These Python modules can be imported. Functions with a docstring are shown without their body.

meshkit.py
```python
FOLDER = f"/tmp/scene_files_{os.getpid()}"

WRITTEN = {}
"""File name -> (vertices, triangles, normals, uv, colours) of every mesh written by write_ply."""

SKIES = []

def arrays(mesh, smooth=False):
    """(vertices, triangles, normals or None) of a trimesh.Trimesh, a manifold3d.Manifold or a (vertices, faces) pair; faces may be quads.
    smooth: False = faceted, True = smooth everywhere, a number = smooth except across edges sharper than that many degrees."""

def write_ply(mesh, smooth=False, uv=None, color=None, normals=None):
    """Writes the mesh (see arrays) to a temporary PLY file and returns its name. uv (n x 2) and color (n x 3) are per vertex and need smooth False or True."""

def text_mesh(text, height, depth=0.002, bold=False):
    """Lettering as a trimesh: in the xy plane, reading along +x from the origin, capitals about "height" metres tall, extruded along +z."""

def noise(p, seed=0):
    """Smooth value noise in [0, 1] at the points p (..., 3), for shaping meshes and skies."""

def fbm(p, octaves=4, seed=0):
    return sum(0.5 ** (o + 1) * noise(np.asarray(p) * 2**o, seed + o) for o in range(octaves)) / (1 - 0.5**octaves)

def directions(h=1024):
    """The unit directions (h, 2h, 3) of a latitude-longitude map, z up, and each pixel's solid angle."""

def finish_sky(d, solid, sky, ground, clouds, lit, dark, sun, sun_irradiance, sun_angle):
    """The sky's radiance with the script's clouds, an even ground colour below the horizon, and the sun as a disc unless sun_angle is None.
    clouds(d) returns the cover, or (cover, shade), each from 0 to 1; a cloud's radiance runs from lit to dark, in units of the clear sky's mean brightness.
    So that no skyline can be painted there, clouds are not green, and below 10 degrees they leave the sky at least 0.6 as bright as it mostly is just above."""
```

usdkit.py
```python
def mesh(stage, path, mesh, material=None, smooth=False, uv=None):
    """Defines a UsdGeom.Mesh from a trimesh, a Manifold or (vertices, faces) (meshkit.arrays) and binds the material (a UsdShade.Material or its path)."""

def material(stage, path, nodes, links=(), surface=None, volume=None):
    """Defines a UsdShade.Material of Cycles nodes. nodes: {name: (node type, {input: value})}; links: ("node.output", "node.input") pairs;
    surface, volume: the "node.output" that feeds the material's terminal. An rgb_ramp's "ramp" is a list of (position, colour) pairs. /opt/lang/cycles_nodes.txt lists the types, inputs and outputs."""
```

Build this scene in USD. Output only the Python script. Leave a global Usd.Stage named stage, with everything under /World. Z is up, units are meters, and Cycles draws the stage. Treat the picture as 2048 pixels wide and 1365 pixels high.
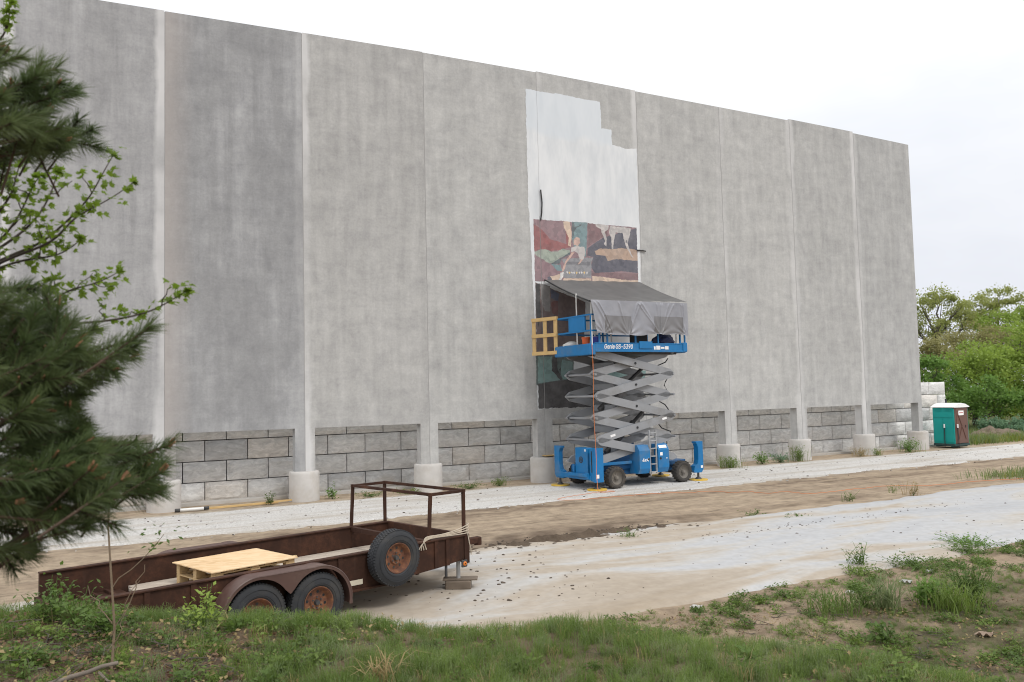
import math, random
import numpy as np, trimesh, usdkit, meshkit
from pxr import Usd, UsdGeom, UsdLux, UsdShade, Gf, Sdf, Vt
from shapely.geometry import Polygon, LineString, box as sbox
from shapely.ops import unary_union

stage = Usd.Stage.CreateInMemory()
UsdGeom.SetStageUpAxis(stage, UsdGeom.Tokens.z)
UsdGeom.SetStageMetersPerUnit(stage, 1.0)
UsdGeom.Xform.Define(stage, '/World'); UsdGeom.Scope.Define(stage, '/World/Looks')
PI = math.pi
# ------------------------------------------------------------------ camera
CAM = np.array([0, 0, 3.6]); PITCH, ROLL = math.radians(3.465), math.radians(-1.364)
cam = UsdGeom.Camera.Define(stage, '/World/camera')
_f = np.array([0, math.cos(PITCH), math.sin(PITCH)]); _u = np.array([0, -math.sin(PITCH), math.cos(PITCH)]); _r = np.array([1., 0, 0])
_R = math.cos(ROLL) * _r + math.sin(ROLL) * _u; _U = math.cos(ROLL) * _u - math.sin(ROLL) * _r
cam.AddTransformOp().Set(Gf.Matrix4d(*_R, 0, *_U, 0, *(-_f), 0, *CAM, 1))
cam.CreateHorizontalApertureAttr(36.0); cam.CreateFocalLengthAttr(36.0 * 1680.3 / 2048)
cam.CreateFStopAttr(4.0); cam.CreateFocusDistanceAttr(24.0)
cam.CreateExposureAttr(0.0)
# ------------------------------------------------------------------ sky (overcast) and the veiled sun
SUN_EL, SUN_AZ = math.radians(52), math.radians(140)      # azimuth: atan2(x, y) of the direction towards the sun
sd = np.array([math.sin(SUN_AZ) * math.cos(SUN_EL), math.cos(SUN_AZ) * math.cos(SUN_EL), math.sin(SUN_EL)])
dome = UsdLux.DomeLight.Define(stage, '/World/sky')
skym = usdkit.material(stage, '/World/Looks/overcast_sky', {
    'tc': ('texture_coordinate', {}),
    'map': ('mapping', {'scale': (1.2, 1.2, 3.0), 'location': (3.1, 0.4, 0)}),
    'sky': ('sky_texture', {'sky_type': 'single_scattering', 'sun_disc': False, 'sun_elevation': SUN_EL, 'sun_rotation': SUN_AZ}),
    'n': ('noise_texture', {'scale': 1.6, 'detail': 5.0, 'roughness': 0.55}),
    'ramp': ('rgb_ramp', {'ramp': [(0.3, (0.86, 0.88, 0.92)), (0.52, (1.0, 1.0, 1.0)), (0.72, (1.1, 1.1, 1.09))]}),
    'sx': ('separate_xyz', {}), 'zr': ('rgb_ramp', {'ramp': [(0.0, (7.7, 7.9, 8.8)), (0.08, (8.2, 8.4, 9.1)), (0.3, (10.9, 11.0, 11.2)), (0.5, (12.6, 12.6, 12.7)), (1.0, (15.0, 15.0, 15.0))]}),
    'mu': ('mix', {'mix_type': 'multiply', 'fac': 1.0}), 'mix': ('mix', {'fac': 0.93}),
    'bg': ('background_shader', {'strength': 0.1})},
    [('tc.generated', 'map.vector'), ('map.vector', 'n.vector'), ('n.fac', 'ramp.fac'), ('tc.generated', 'sx.vector'), ('sx.z', 'zr.fac'), ('zr.color', 'mu.color1'), ('ramp.color', 'mu.color2'), ('sky.color', 'mix.color1'), ('mu.color', 'mix.color2'), ('mix.color', 'bg.color')], surface='bg.background')
UsdShade.MaterialBindingAPI.Apply(dome.GetPrim()).Bind(skym)
dome.GetPrim().SetCustomDataByKey('kind', 'structure'); dome.GetPrim().SetCustomDataByKey('label', 'bright white overcast sky above the wall and trees')
sun = UsdLux.DistantLight.Define(stage, '/World/sun')
sun.CreateIntensityAttr(0.38); sun.CreateAngleAttr(16.0); sun.CreateNormalizeAttr(True); sun.CreateColorAttr(Gf.Vec3f(1.0, 0.965, 0.92))
sun.AddTransformOp().Set(Gf.Matrix4d().SetRotate(Gf.Rotation(Gf.Vec3d(0, 0, 1), Gf.Vec3d(*sd))))

# ------------------------------------------------------------------ helpers
_names = {}
def path(parent, name):
    base = '/World' if parent is None else str(parent.GetPath())
    k = (base, name); n = _names.get(k, 0); _names[k] = n + 1
    return f'{base}/{name}' + (f'_{n:03d}' if n else '')
def setd(prim, **kw):
    for k, v in kw.items():
        if v is not None: prim.SetCustomDataByKey(k, v)
    return prim
def thing(name, label, cat, loc=(0, 0, 0), rotz=0.0, group=None, kind=None):
    x = UsdGeom.Xform.Define(stage, path(None, name)); x.AddTranslateOp().Set(Gf.Vec3d(*map(float, loc))); x.AddRotateZOp().Set(math.degrees(rotz))
    return setd(x.GetPrim(), label=label, category=cat, group=group, kind=kind)
def tri(m):
    if isinstance(m, list): m = [tri(x) for x in m]; return trimesh.util.concatenate(m)
    if isinstance(m, tuple):
        v, f, _ = meshkit.arrays(m); return trimesh.Trimesh(v, f, process=False)
    return m
def obj(name, mesh, mat, parent=None, smooth=False, label=None, cat=None, group=None, kind=None, uv=None, col=None):
    mesh = tri(mesh)
    p = usdkit.mesh(stage, path(parent, name), mesh, mat, smooth=smooth, uv=uv)
    if col is not None:
        UsdGeom.PrimvarsAPI(p).CreatePrimvar('tint', Sdf.ValueTypeNames.Color3fArray, 'vertex').Set(Vt.Vec3fArray.FromNumpy(np.asarray(col, np.float32)))
    return setd(p.GetPrim(), label=label, category=cat, group=group, kind=kind)
def copy(src, label, loc, rotz=0.0, scale=1.0, group=None):
    nm = src.GetName()
    while nm[-4:-3] == '_' and nm[-3:].isdigit(): nm = nm[:-4]
    x = UsdGeom.Xform.Define(stage, path(None, nm)); pr = x.GetPrim()
    pr.GetReferences().AddInternalReference(src.GetPath()); pr.SetInstanceable(True)
    x.ClearXformOpOrder()
    T = Gf.Matrix4d().SetScale(scale) * Gf.Matrix4d().SetRotate(Gf.Rotation(Gf.Vec3d(0, 0, 1), math.degrees(rotz))) * Gf.Matrix4d().SetTranslate(Gf.Vec3d(*map(float, loc)))
    x.AddTransformOp().Set(T)
    was = src.GetCustomData()
    return setd(pr, label=label, category=was.get('category'), group=group or was.get('group'))

def bx(x0, x1, y0, y1, z0, z1):
    m = trimesh.creation.box([x1 - x0, y1 - y0, z1 - z0]); m.apply_translation([(x0 + x1) / 2, (y0 + y1) / 2, (z0 + z1) / 2]); return m
def cbx(x0, x1, y0, y1, z0, z1, c=0.01):
    """box with chamfered edges (convex hull of three shrunk boxes)"""
    p = []
    for i in range(3):
        s = [c, c, c]; s[i] = 0
        for a in (x0 + s[0], x1 - s[0]):
            for b in (y0 + s[1], y1 - s[1]):
                for d in (z0 + s[2], z1 - s[2]): p.append((a, b, d))
    return trimesh.convex.convex_hull(np.array(p))
def cyl(p0, p1, r, n=14, r1=None):
    p0, p1 = np.asarray(p0, float), np.asarray(p1, float); d = p1 - p0; L = np.linalg.norm(d)
    a = np.arange(n) * 2 * PI / n; r1 = r if r1 is None else r1
    v = np.vstack([np.c_[r * np.cos(a), r * np.sin(a), 0 * a], np.c_[r1 * np.cos(a), r1 * np.sin(a), 0 * a + L], [[0, 0, 0], [0, 0, L]]])
    i = np.arange(n); j = (i + 1) % n
    f = np.vstack([np.c_[i, j, j + n], np.c_[i, j + n, i + n], np.c_[j, i, 0 * i + 2 * n], np.c_[i + n, j + n, 0 * i + 2 * n + 1]])
    m = trimesh.Trimesh(v, f, process=False); m.apply_transform(trimesh.geometry.align_vectors([0, 0, 1], d / L)); m.apply_translation(p0); return m
def bar(p0, p1, w, h, up=(0, 0, 1)):
    p0, p1 = np.asarray(p0, float), np.asarray(p1, float); t = p1 - p0; L = np.linalg.norm(t); t = t / L
    s = np.cross(t, up); s = s / np.linalg.norm(s); q = np.cross(s, t)
    m = trimesh.creation.box([L, w, h]); T = np.eye(4); T[:3, 0], T[:3, 1], T[:3, 2], T[:3, 3] = t, -s, q, (p0 + p1) / 2
    m.apply_transform(T); return m
def tube(pts, r, n=7, r1=None):
    p = np.asarray(pts, float); t = np.gradient(p, axis=0); t /= np.linalg.norm(t, axis=1, keepdims=True) + 1e-9
    ref = np.array([0, 0, 1.]) if abs(t[:, 2]).mean() < .8 else np.array([1., 0, 0])
    a = np.cross(t, ref); a /= np.linalg.norm(a, axis=1, keepdims=True) + 1e-9; b = np.cross(t, a)
    rr = np.linspace(r, r if r1 is None else r1, len(p))[:, None, None]; an = np.arange(n) * 2 * PI / n
    v = p[:, None] + rr * (np.cos(an)[None, :, None] * a[:, None] + np.sin(an)[None, :, None] * b[:, None])
    i, j = np.meshgrid(np.arange(len(p) - 1), np.arange(n), indexing='ij')
    q = np.stack([i * n + j, (i + 1) * n + j, (i + 1) * n + (j + 1) % n, i * n + (j + 1) % n], -1).reshape(-1, 4)
    f = np.vstack([q[:, [0, 1, 2]], q[:, [0, 2, 3]]]); return trimesh.Trimesh(v.reshape(-1, 3), f, process=False)
def lathe(profile, n=40, axis='y'):
    """profile (r, h) closed or open, turned about the axis"""
    pr = np.asarray(profile, float); a = np.arange(n) * 2 * PI / n
    c, s = np.cos(a)[:, None], np.sin(a)[:, None]
    v = np.stack([pr[None, :, 0] * c, np.broadcast_to(pr[None, :, 1], (n, len(pr))), pr[None, :, 0] * s], -1)
    k = len(pr); i, j = np.meshgrid(np.arange(n), np.arange(k - 1), indexing='ij')
    q = np.stack([i * k + j, i * k + j + 1, ((i + 1) % n) * k + j + 1, ((i + 1) % n) * k + j], -1).reshape(-1, 4)
    v = v.reshape(-1, 3)
    if axis == 'z': v = v[:, [0, 2, 1]]; q = q[:, ::-1]
    m = trimesh.Trimesh(v, np.vstack([q[:, [0, 1, 2]], q[:, [0, 2, 3]]]), process=False); return m
def prism(poly, d0, d1, plane='xz'):
    """polygon (list or shapely) extruded between d0 and d1 along the third axis"""
    pl = poly if isinstance(poly, Polygon) else Polygon(poly)
    m = trimesh.creation.extrude_polygon(pl, d1 - d0, engine='earcut'); v = m.vertices.copy()
    if plane == 'xz': v = np.c_[v[:, 0], v[:, 2] + d0, v[:, 1]]; fl = True
    elif plane == 'yz': v = np.c_[v[:, 2] + d0, v[:, 0], v[:, 1]]; fl = False
    else: v = np.c_[v[:, 0], v[:, 1], v[:, 2] + d0]; fl = False
    f = m.faces[:, ::-1] if fl else m.faces
    return trimesh.Trimesh(v, f, process=False)
def ss(a, b, x): t = np.clip((np.asarray(x, float) - a) / (b - a), 0, 1); return t * t * (3 - 2 * t)
def moved(m, t=(0, 0, 0), rz=0.0, ry=0.0, rx=0.0, s=1.0):
    m = tri(m).copy(); m.apply_scale(s)
    for an, ax in ((rx, [1, 0, 0]), (ry, [0, 1, 0]), (rz, [0, 0, 1])):
        if an: m.apply_transform(trimesh.transformations.rotation_matrix(an, ax))
    m.apply_translation(t); return m

# ------------------------------------------------------------------ materials
def L(name, nodes, links, surface='p.BSDF'): return usdkit.material(stage, '/World/Looks/' + name, nodes, links, surface=surface)
def paint(name, c, rough=0.5, var=0.12, scale=3.0, dirt=(0.22, 0.19, 0.15), dirt_amt=0.25, bump=0.0, metallic=0.0, spec=0.5, bscale=60.0, stretch=(1, 1, 1)):
    """colour with soft tonal variation, blotches of dirt and a little relief"""
    c = np.array(c, float)
    nodes = {'g': ('geometry', {}), 'mp': ('mapping', {'scale': stretch}),
             'n': ('noise_texture', {'scale': scale, 'detail': 6.0, 'roughness': 0.6}),
             'r': ('rgb_ramp', {'ramp': [(0.25, c * (1 - var)), (0.75, np.minimum(c * (1 + var), 0.95))]}),
             'n2': ('noise_texture', {'scale': scale * 0.45, 'detail': 8.0, 'roughness': 0.7}),
             'r2': ('rgb_ramp', {'ramp': [(0.5, (0, 0, 0)), (0.72, (dirt_amt,) * 3)]}),
             'm': ('mix', {'color2': dirt}), 'n3': ('noise_texture', {'scale': bscale, 'detail': 4.0}),
             'b': ('bump', {'strength': max(bump, 0.001), 'distance': 0.02}), 'p': ('principled_bsdf', {'roughness': rough, 'metallic': metallic, 'specular_ior_level': spec})}
    links = [('g.position', 'mp.vector'), ('mp.vector', 'n.vector'), ('mp.vector', 'n2.vector'), ('mp.vector', 'n3.vector'), ('n.fac', 'r.fac'), ('n2.fac', 'r2.fac'), ('r2.color', 'm.fac'), ('r.color', 'm.color1'), ('m.color', 'p.base_color')]
    if bump: links += [('n3.fac', 'b.height'), ('b.normal', 'p.normal')]
    return L(name, nodes, links)
def leaf(name, c, c2, trans=0.35, rough=0.55, scale=1.2, fine=9.0, k=1.75):
    c, c2 = np.array(c) * k, np.array(c2) * k; trans = trans + .08
    """foliage: per-leaf and clump-wise colour, light passing through"""
    return L(name, {'g': ('geometry', {}), 'n': ('noise_texture', {'scale': scale, 'detail': 3.0}), 'ad': ('math', {'math_type': 'add'}), 'mu': ('math', {'math_type': 'multiply', 'value2': 0.5}),
                    'r': ('rgb_ramp', {'ramp': [(0.2, c), (0.75, c2)]}), 'p': ('principled_bsdf', {'roughness': rough, 'specular_ior_level': 0.35}), 't': ('translucent_bsdf', {}), 'mx': ('mix_closure', {'fac': trans})},
             [('g.position', 'n.vector'), ('n.fac', 'ad.value1'), ('g.random_per_island', 'ad.value2'), ('ad.value', 'mu.value1'), ('mu.value', 'r.fac'), ('r.color', 'p.base_color'), ('r.color', 't.color'), ('p.BSDF', 'mx.closure1'), ('t.BSDF', 'mx.closure2')], surface='mx.closure')
# ------------------------------------------------------------------ where things are: the wall's joints (x, y) and the strips along it
WJ = np.array([[-19.15, 22.97], [-15.12, 24.72], [-11.044, 26.639], [-7.064, 28.51], [-3.05, 30.42], [1.2, 32.62], [5.506, 35.047], [9.59, 37.31], [13.489, 39.492], [17.468, 41.768], [21.359, 44.091]])
ZB, ZT, TH = 2.54, 16.24, 0.42                     # panel bottom and top, thickness
J0 = WJ[2]; WD = (WJ[10] - J0) / np.linalg.norm(WJ[10] - J0); WN = np.array([WD[1], -WD[0]])      # along the wall, and towards the camera
S_END = float((WJ[10] - J0) @ WD)
def ws(x, y): return (np.asarray(x) - J0[0]) * WD[0] + (np.asarray(y) - J0[1]) * WD[1], (np.asarray(x) - J0[0]) * WN[0] + (np.asarray(y) - J0[1]) * WN[1]
def xy(s, w): return J0[0] + WD[0] * np.asarray(s) + WN[0] * np.asarray(w), J0[1] + WD[1] * np.asarray(s) + WN[1] * np.asarray(w)
def fb(x, y, sc, seed=0, oc=4):
    x, y = np.broadcast_arrays(np.asarray(x, float), np.asarray(y, float)); return meshkit.fbm(np.stack([x * sc + 57.3, y * sc + 31.7, np.full(x.shape, 0.5)], -1), oc, seed) - 0.5
def gz(x, y):
    """height of the ground: flat yard along the wall, a bank rising to the viewer, retained earth behind the block wall"""
    x, y = np.asarray(x, float), np.asarray(y, float); s, w = ws(x, y)
    z = 0.10 + 0.42 * ss(4.5, 15, w)
    yc, wd = 6.75 - 3.4 * ss(0.4, 4.8, x), 2.7 + 2.7 * ss(0.2, 5, x)
    near = 1 - ss(12, 16, y)
    z = z + (1.37 - .13 * ss(-3.8, -2.4, x) - .09 * ss(-1.6, -.2, x) * ss(2.6, 1.2, x)) * (1 - ss(0, 1, (y - yc + 0.7 * fb(x, y, 0.5, 3)) / wd)) * near
    z = z + 3.3 * ss(-1.75, -2.5, w) * (1 - ss(S_END + 3.5, S_END + 7, s)) + 1.2 * ss(-8, -40, w) * ss(S_END, S_END + 12, s)
    rough = ss(19.0, 20.5, w) * 0.16 + ss(-1.2, -3, w) * 0.3 + 0.035 + ss(6, 8, w) * (1 - ss(12, 13.3, w)) * 0.05
    rut = ss(6.3, 7.2, w) * (1 - ss(12.4, 13.2, w)); z = z + rut * (.07 * fb(s * .25, w * 2.2, 1.0, 91, 4) + .03 * np.sin(w * 5.2 + .5 * np.sin(s * .2)))
    return z + rough * fb(x, y, 1.3, 5, 4)
def sheet(s0, s1, w0, w1, ds, dw, off, edge0=0.0, edge1=0.0, seed=0, skirt=0.06):
    """a strip of ground along the wall with wavy edges and a skirt down into the soil; returns mesh and uv (s, w)"""
    S = np.arange(s0, s1 + ds, ds); T = np.linspace(0, 1, int((w1 - w0) / dw) + 1)
    a = w0 + edge0 * (fb(S, 0 * S, 0.35, seed, 5) * 2 + fb(S, 0 * S, 2.2, seed + 7, 3)); b = w1 + edge1 * (fb(S, 0 * S + 9, 0.35, seed + 1, 5) * 2 + fb(S, 0 * S + 9, 2.2, seed + 8, 3))
    Wd = a[:, None] + (b - a)[:, None] * T[None]; Sg = np.broadcast_to(S[:, None], Wd.shape)
    x, y = xy(Sg, Wd); z = gz(x, y) + off
    z[:, 0] -= skirt; z[:, -1] -= skirt
    v = np.stack([x, y, z], -1).reshape(-1, 3); n, k = Wd.shape
    i, j = np.meshgrid(np.arange(n - 1), np.arange(k - 1), indexing='ij'); q = np.stack([i * k + j, i * k + j + 1, (i + 1) * k + j + 1, (i + 1) * k + j], -1).reshape(-1, 4)
    m = trimesh.Trimesh(v, np.vstack([q[:, [0, 1, 2]], q[:, [0, 2, 3]]]), process=False)
    if m.face_normals[:, 2].mean() < 0: m.invert()
    return m, np.stack([Sg, Wd], -1).reshape(-1, 2)
# one sheet of ground out to the horizon: fine near the viewer, coarse far away
gx = np.unique(np.concatenate([np.arange(-7, 13, 0.16), np.arange(-24, 40, 0.6), -24 - 1.6 * 1.25 ** np.arange(22) , 40 + 1.6 * 1.25 ** np.arange(22)]))
gy = np.unique(np.concatenate([np.arange(1.5, 17, 0.14), np.arange(-8, 60, 0.5), -8 - 1.6 * 1.25 ** np.arange(22), 60 + 1.6 * 1.25 ** np.arange(22)]))
GX, GY = np.meshgrid(gx, gy, indexing='ij'); GZ = gz(GX, GY)
nx_, ny_ = GX.shape; gi, gj = np.meshgrid(np.arange(nx_ - 1), np.arange(ny_ - 1), indexing='ij')
gq = np.stack([gi * ny_ + gj, (gi + 1) * ny_ + gj, (gi + 1) * ny_ + gj + 1, gi * ny_ + gj + 1], -1).reshape(-1, 4)
gs, gw = ws(GX, GY)
gcol = np.empty(GX.shape + (3,)); gcol[:] = (0.375, 0.30, 0.22)
def blend(c, f): gcol[:] = gcol * (1 - f[..., None]) + np.array(c) * f[..., None]
blend((0.235, 0.18, 0.13), ss(0.02, 0.2, fb(gs * 0.22, gw, 0.9, 11)) * ss(5.5, 7, gw) * (1 - ss(12.5, 13.6, gw)) * 0.9)      # darker damp streaks along the track
blend((0.17, 0.125, 0.09), ss(0.0, 0.16, fb(gs * .5, gw * 2, .9, 15)) * ss(5.2, 6.0, gw) * (1 - ss(7.2, 8.6, gw)) * .9)
blend((0.16, 0.12, 0.088), ss(3, 4.5, gs) * (1 - ss(9.5, 12, gs)) * ss(11.3, 12.6, gw) * (1 - ss(13.6, 14.2, gw)) * ss(-.12, .06, fb(GX, GY, 1.1, 17)))
blend((0.42, 0.37, 0.30), ss(6.2, 5.2, gw) * ss(0.6, 0.9, gw) * 0.8)
blend((0.31, 0.24, 0.17), ss(18.6, 19.4, gw))
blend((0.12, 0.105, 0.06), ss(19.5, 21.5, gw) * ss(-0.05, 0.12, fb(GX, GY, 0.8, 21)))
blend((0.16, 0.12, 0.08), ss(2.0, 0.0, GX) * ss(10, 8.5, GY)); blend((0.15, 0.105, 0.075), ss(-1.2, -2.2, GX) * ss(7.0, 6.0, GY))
blend((0.13, 0.14, 0.055), ss(-0.8, -2.0, gw))
ground_m = L('bare_earth', {'uv': ('texture_coordinate', {}), 'ms': ('mapping', {'scale': (0.32, 3.2, 1)}), 'ns': ('noise_texture', {'scale': 1.0, 'detail': 8.0, 'roughness': 0.68, 'distortion': 0.5}), 'rs': ('rgb_ramp', {'ramp': [(0.28, (0.62, 0.6, 0.58)), (0.48, (1, 1, 1)), (0.72, (1.22, 1.21, 1.2))]}), 'mS': ('mix', {'mix_type': 'multiply', 'fac': 0.9}), 'a': ('attribute', {'attribute': 'tint'}), 'g': ('geometry', {}),
    'n': ('noise_texture', {'scale': 3.2, 'detail': 9.0, 'roughness': 0.68}), 'r': ('rgb_ramp', {'ramp': [(0.28, (0.62, 0.6, 0.58)), (0.5, (1, 1, 1)), (0.74, (1.3, 1.29, 1.27))]}),
    'v': ('voronoi_texture', {'scale': 38.0}), 'rv': ('rgb_ramp', {'ramp': [(0.0, (0.72, 0.7, 0.68)), (0.35, (1, 1, 1))]}),
    'm': ('mix', {'mix_type': 'multiply', 'fac': 1.0}), 'm2': ('mix', {'mix_type': 'multiply', 'fac': 0.7}), 'n3': ('noise_texture', {'scale': 26.0, 'detail': 7.0, 'roughness': 0.7}),
    'b': ('bump', {'strength': 0.85, 'distance': 0.05}), 'p': ('principled_bsdf', {'roughness': 0.95, 'specular_ior_level': 0.15})},
    [('g.position', 'n.vector'), ('g.position', 'v.vector'), ('g.position', 'n3.vector'), ('n.fac', 'r.fac'), ('v.distance', 'rv.fac'), ('uv.UV', 'ms.vector'), ('ms.vector', 'ns.vector'), ('ns.fac', 'rs.fac'), ('a.color', 'mS.color1'), ('rs.color', 'mS.color2'), ('mS.color', 'm.color1'), ('r.color', 'm.color2'), ('m.color', 'm2.color1'), ('rv.color', 'm2.color2'), ('m2.color', 'p.base_color'), ('n3.fac', 'b.height'), ('b.normal', 'p.normal')])
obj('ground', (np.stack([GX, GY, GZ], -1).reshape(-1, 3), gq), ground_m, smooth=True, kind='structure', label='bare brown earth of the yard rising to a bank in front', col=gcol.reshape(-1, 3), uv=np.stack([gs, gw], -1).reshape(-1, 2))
gravel_m = L('pale_gravel', {'g': ('geometry', {}), 'uv': ('texture_coordinate', {}), 'mp': ('mapping', {'scale': (0.18, 1.3, 1.0)}),
    'v': ('voronoi_texture', {'scale': 26.0}), 'rv': ('rgb_ramp', {'ramp': [(0.0, (0.46, 0.45, 0.435)), (0.5, (0.60, 0.585, 0.56)), (1.0, (0.68, 0.67, 0.65))]}), 'bw': ('rgb_to_bw', {}),
    'n': ('noise_texture', {'scale': 1.0, 'detail': 8.0, 'roughness': 0.62}), 'rn': ('rgb_ramp', {'ramp': [(0.46, (0, 0, 0)), (0.68, (0.7, 0.7, 0.7))]}), 'm': ('mix', {'color2': (0.40, 0.345, 0.275)}),
    'b': ('bump', {'strength': 0.9, 'distance': 0.03}), 'p': ('principled_bsdf', {'roughness': 0.95, 'specular_ior_level': 0.2})},
    [('g.position', 'v.vector'), ('uv.UV', 'mp.vector'), ('mp.vector', 'n.vector'), ('v.color', 'bw.color'), ('bw.val', 'rv.fac'), ('rv.color', 'm.color1'), ('n.fac', 'rn.fac'), ('rn.color', 'm.fac'), ('m.color', 'p.base_color'), ('v.distance', 'b.height'), ('b.normal', 'p.normal')])
m, uv = sheet(-16, 64, 0.95, 6.0, 0.2, 0.25, 0.022, 0.35, 1.1, 40); obj('gravel_path', m, gravel_m, smooth=True, uv=uv, kind='structure', label='pale crushed stone path running along the foot of the wall')
slab_m = L('muddy_concrete', {'uv': ('texture_coordinate', {}), 'mp': ('mapping', {'scale': (0.20, 0.62, 1.0)}), 'g': ('geometry', {}),
    'n': ('noise_texture', {'scale': 1.0, 'detail': 9.0, 'roughness': 0.6, 'distortion': 0.6}), 'r': ('rgb_ramp', {'ramp': [(0.28, (0.37, 0.38, 0.395)), (0.44, (0.43, 0.434, 0.44)), (0.50, (0.44, 0.425, 0.40)), (0.57, (0.395, 0.345, 0.285)), (0.75, (0.32, 0.265, 0.20))]}),
    'n2': ('noise_texture', {'scale': 5.0, 'detail': 8.0, 'roughness': 0.7}), 'r2': ('rgb_ramp', {'ramp': [(0.3, (0.86, 0.85, 0.84)), (0.65, (1.05, 1.05, 1.05))]}), 'm': ('mix', {'mix_type': 'multiply', 'fac': 1.0}),
    'sx': ('separate_xyz', {}), 'lm': ('map_range', {'from_min': 13.0, 'from_max': 2.0, 'to_min': -0.03, 'to_max': 0.085, 'clamp': True}), 'nb': ('math', {'math_type': 'add'}), 'mp3': ('mapping', {'scale': (0.07, 3.5, 1.0)}), 'n3': ('noise_texture', {'scale': 1.0, 'detail': 5.0, 'roughness': 0.6}), 'r3': ('rgb_ramp', {'ramp': [(0.58, (0, 0, 0)), (0.78, (0.4, 0.4, 0.4))]}), 'm3': ('mix', {'color2': (0.37, 0.30, 0.22)}),
    'b': ('bump', {'strength': 0.25, 'distance': 0.02}), 'p': ('principled_bsdf', {'roughness': 0.8, 'specular_ior_level': 0.3})},
    [('uv.UV', 'sx.vector'), ('sx.x', 'lm.value'), ('lm.result', 'nb.value2'), ('n.fac', 'nb.value1'), ('nb.value', 'r.fac'), ('uv.UV', 'mp.vector'), ('uv.UV', 'mp3.vector'), ('mp3.vector', 'n3.vector'), ('n3.fac', 'r3.fac'), ('mp.vector', 'n.vector'), ('g.position', 'n2.vector'), ('n2.fac', 'r2.fac'), ('r.color', 'm.color1'), ('r2.color', 'm.color2'), ('m.color', 'm3.color1'), ('r3.color', 'm3.fac'), ('m3.color', 'p.base_color'), ('n2.fac', 'b.height'), ('b.normal', 'p.normal')])
m, uv = sheet(-16, 64, 13.5, 19.15, 0.2, 0.22, 0.05, 0.5, 0.28, 60, 0.09); obj('concrete_road', m, slab_m, smooth=True, uv=uv, kind='structure', label='pale concrete road streaked with tan mud')
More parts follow.
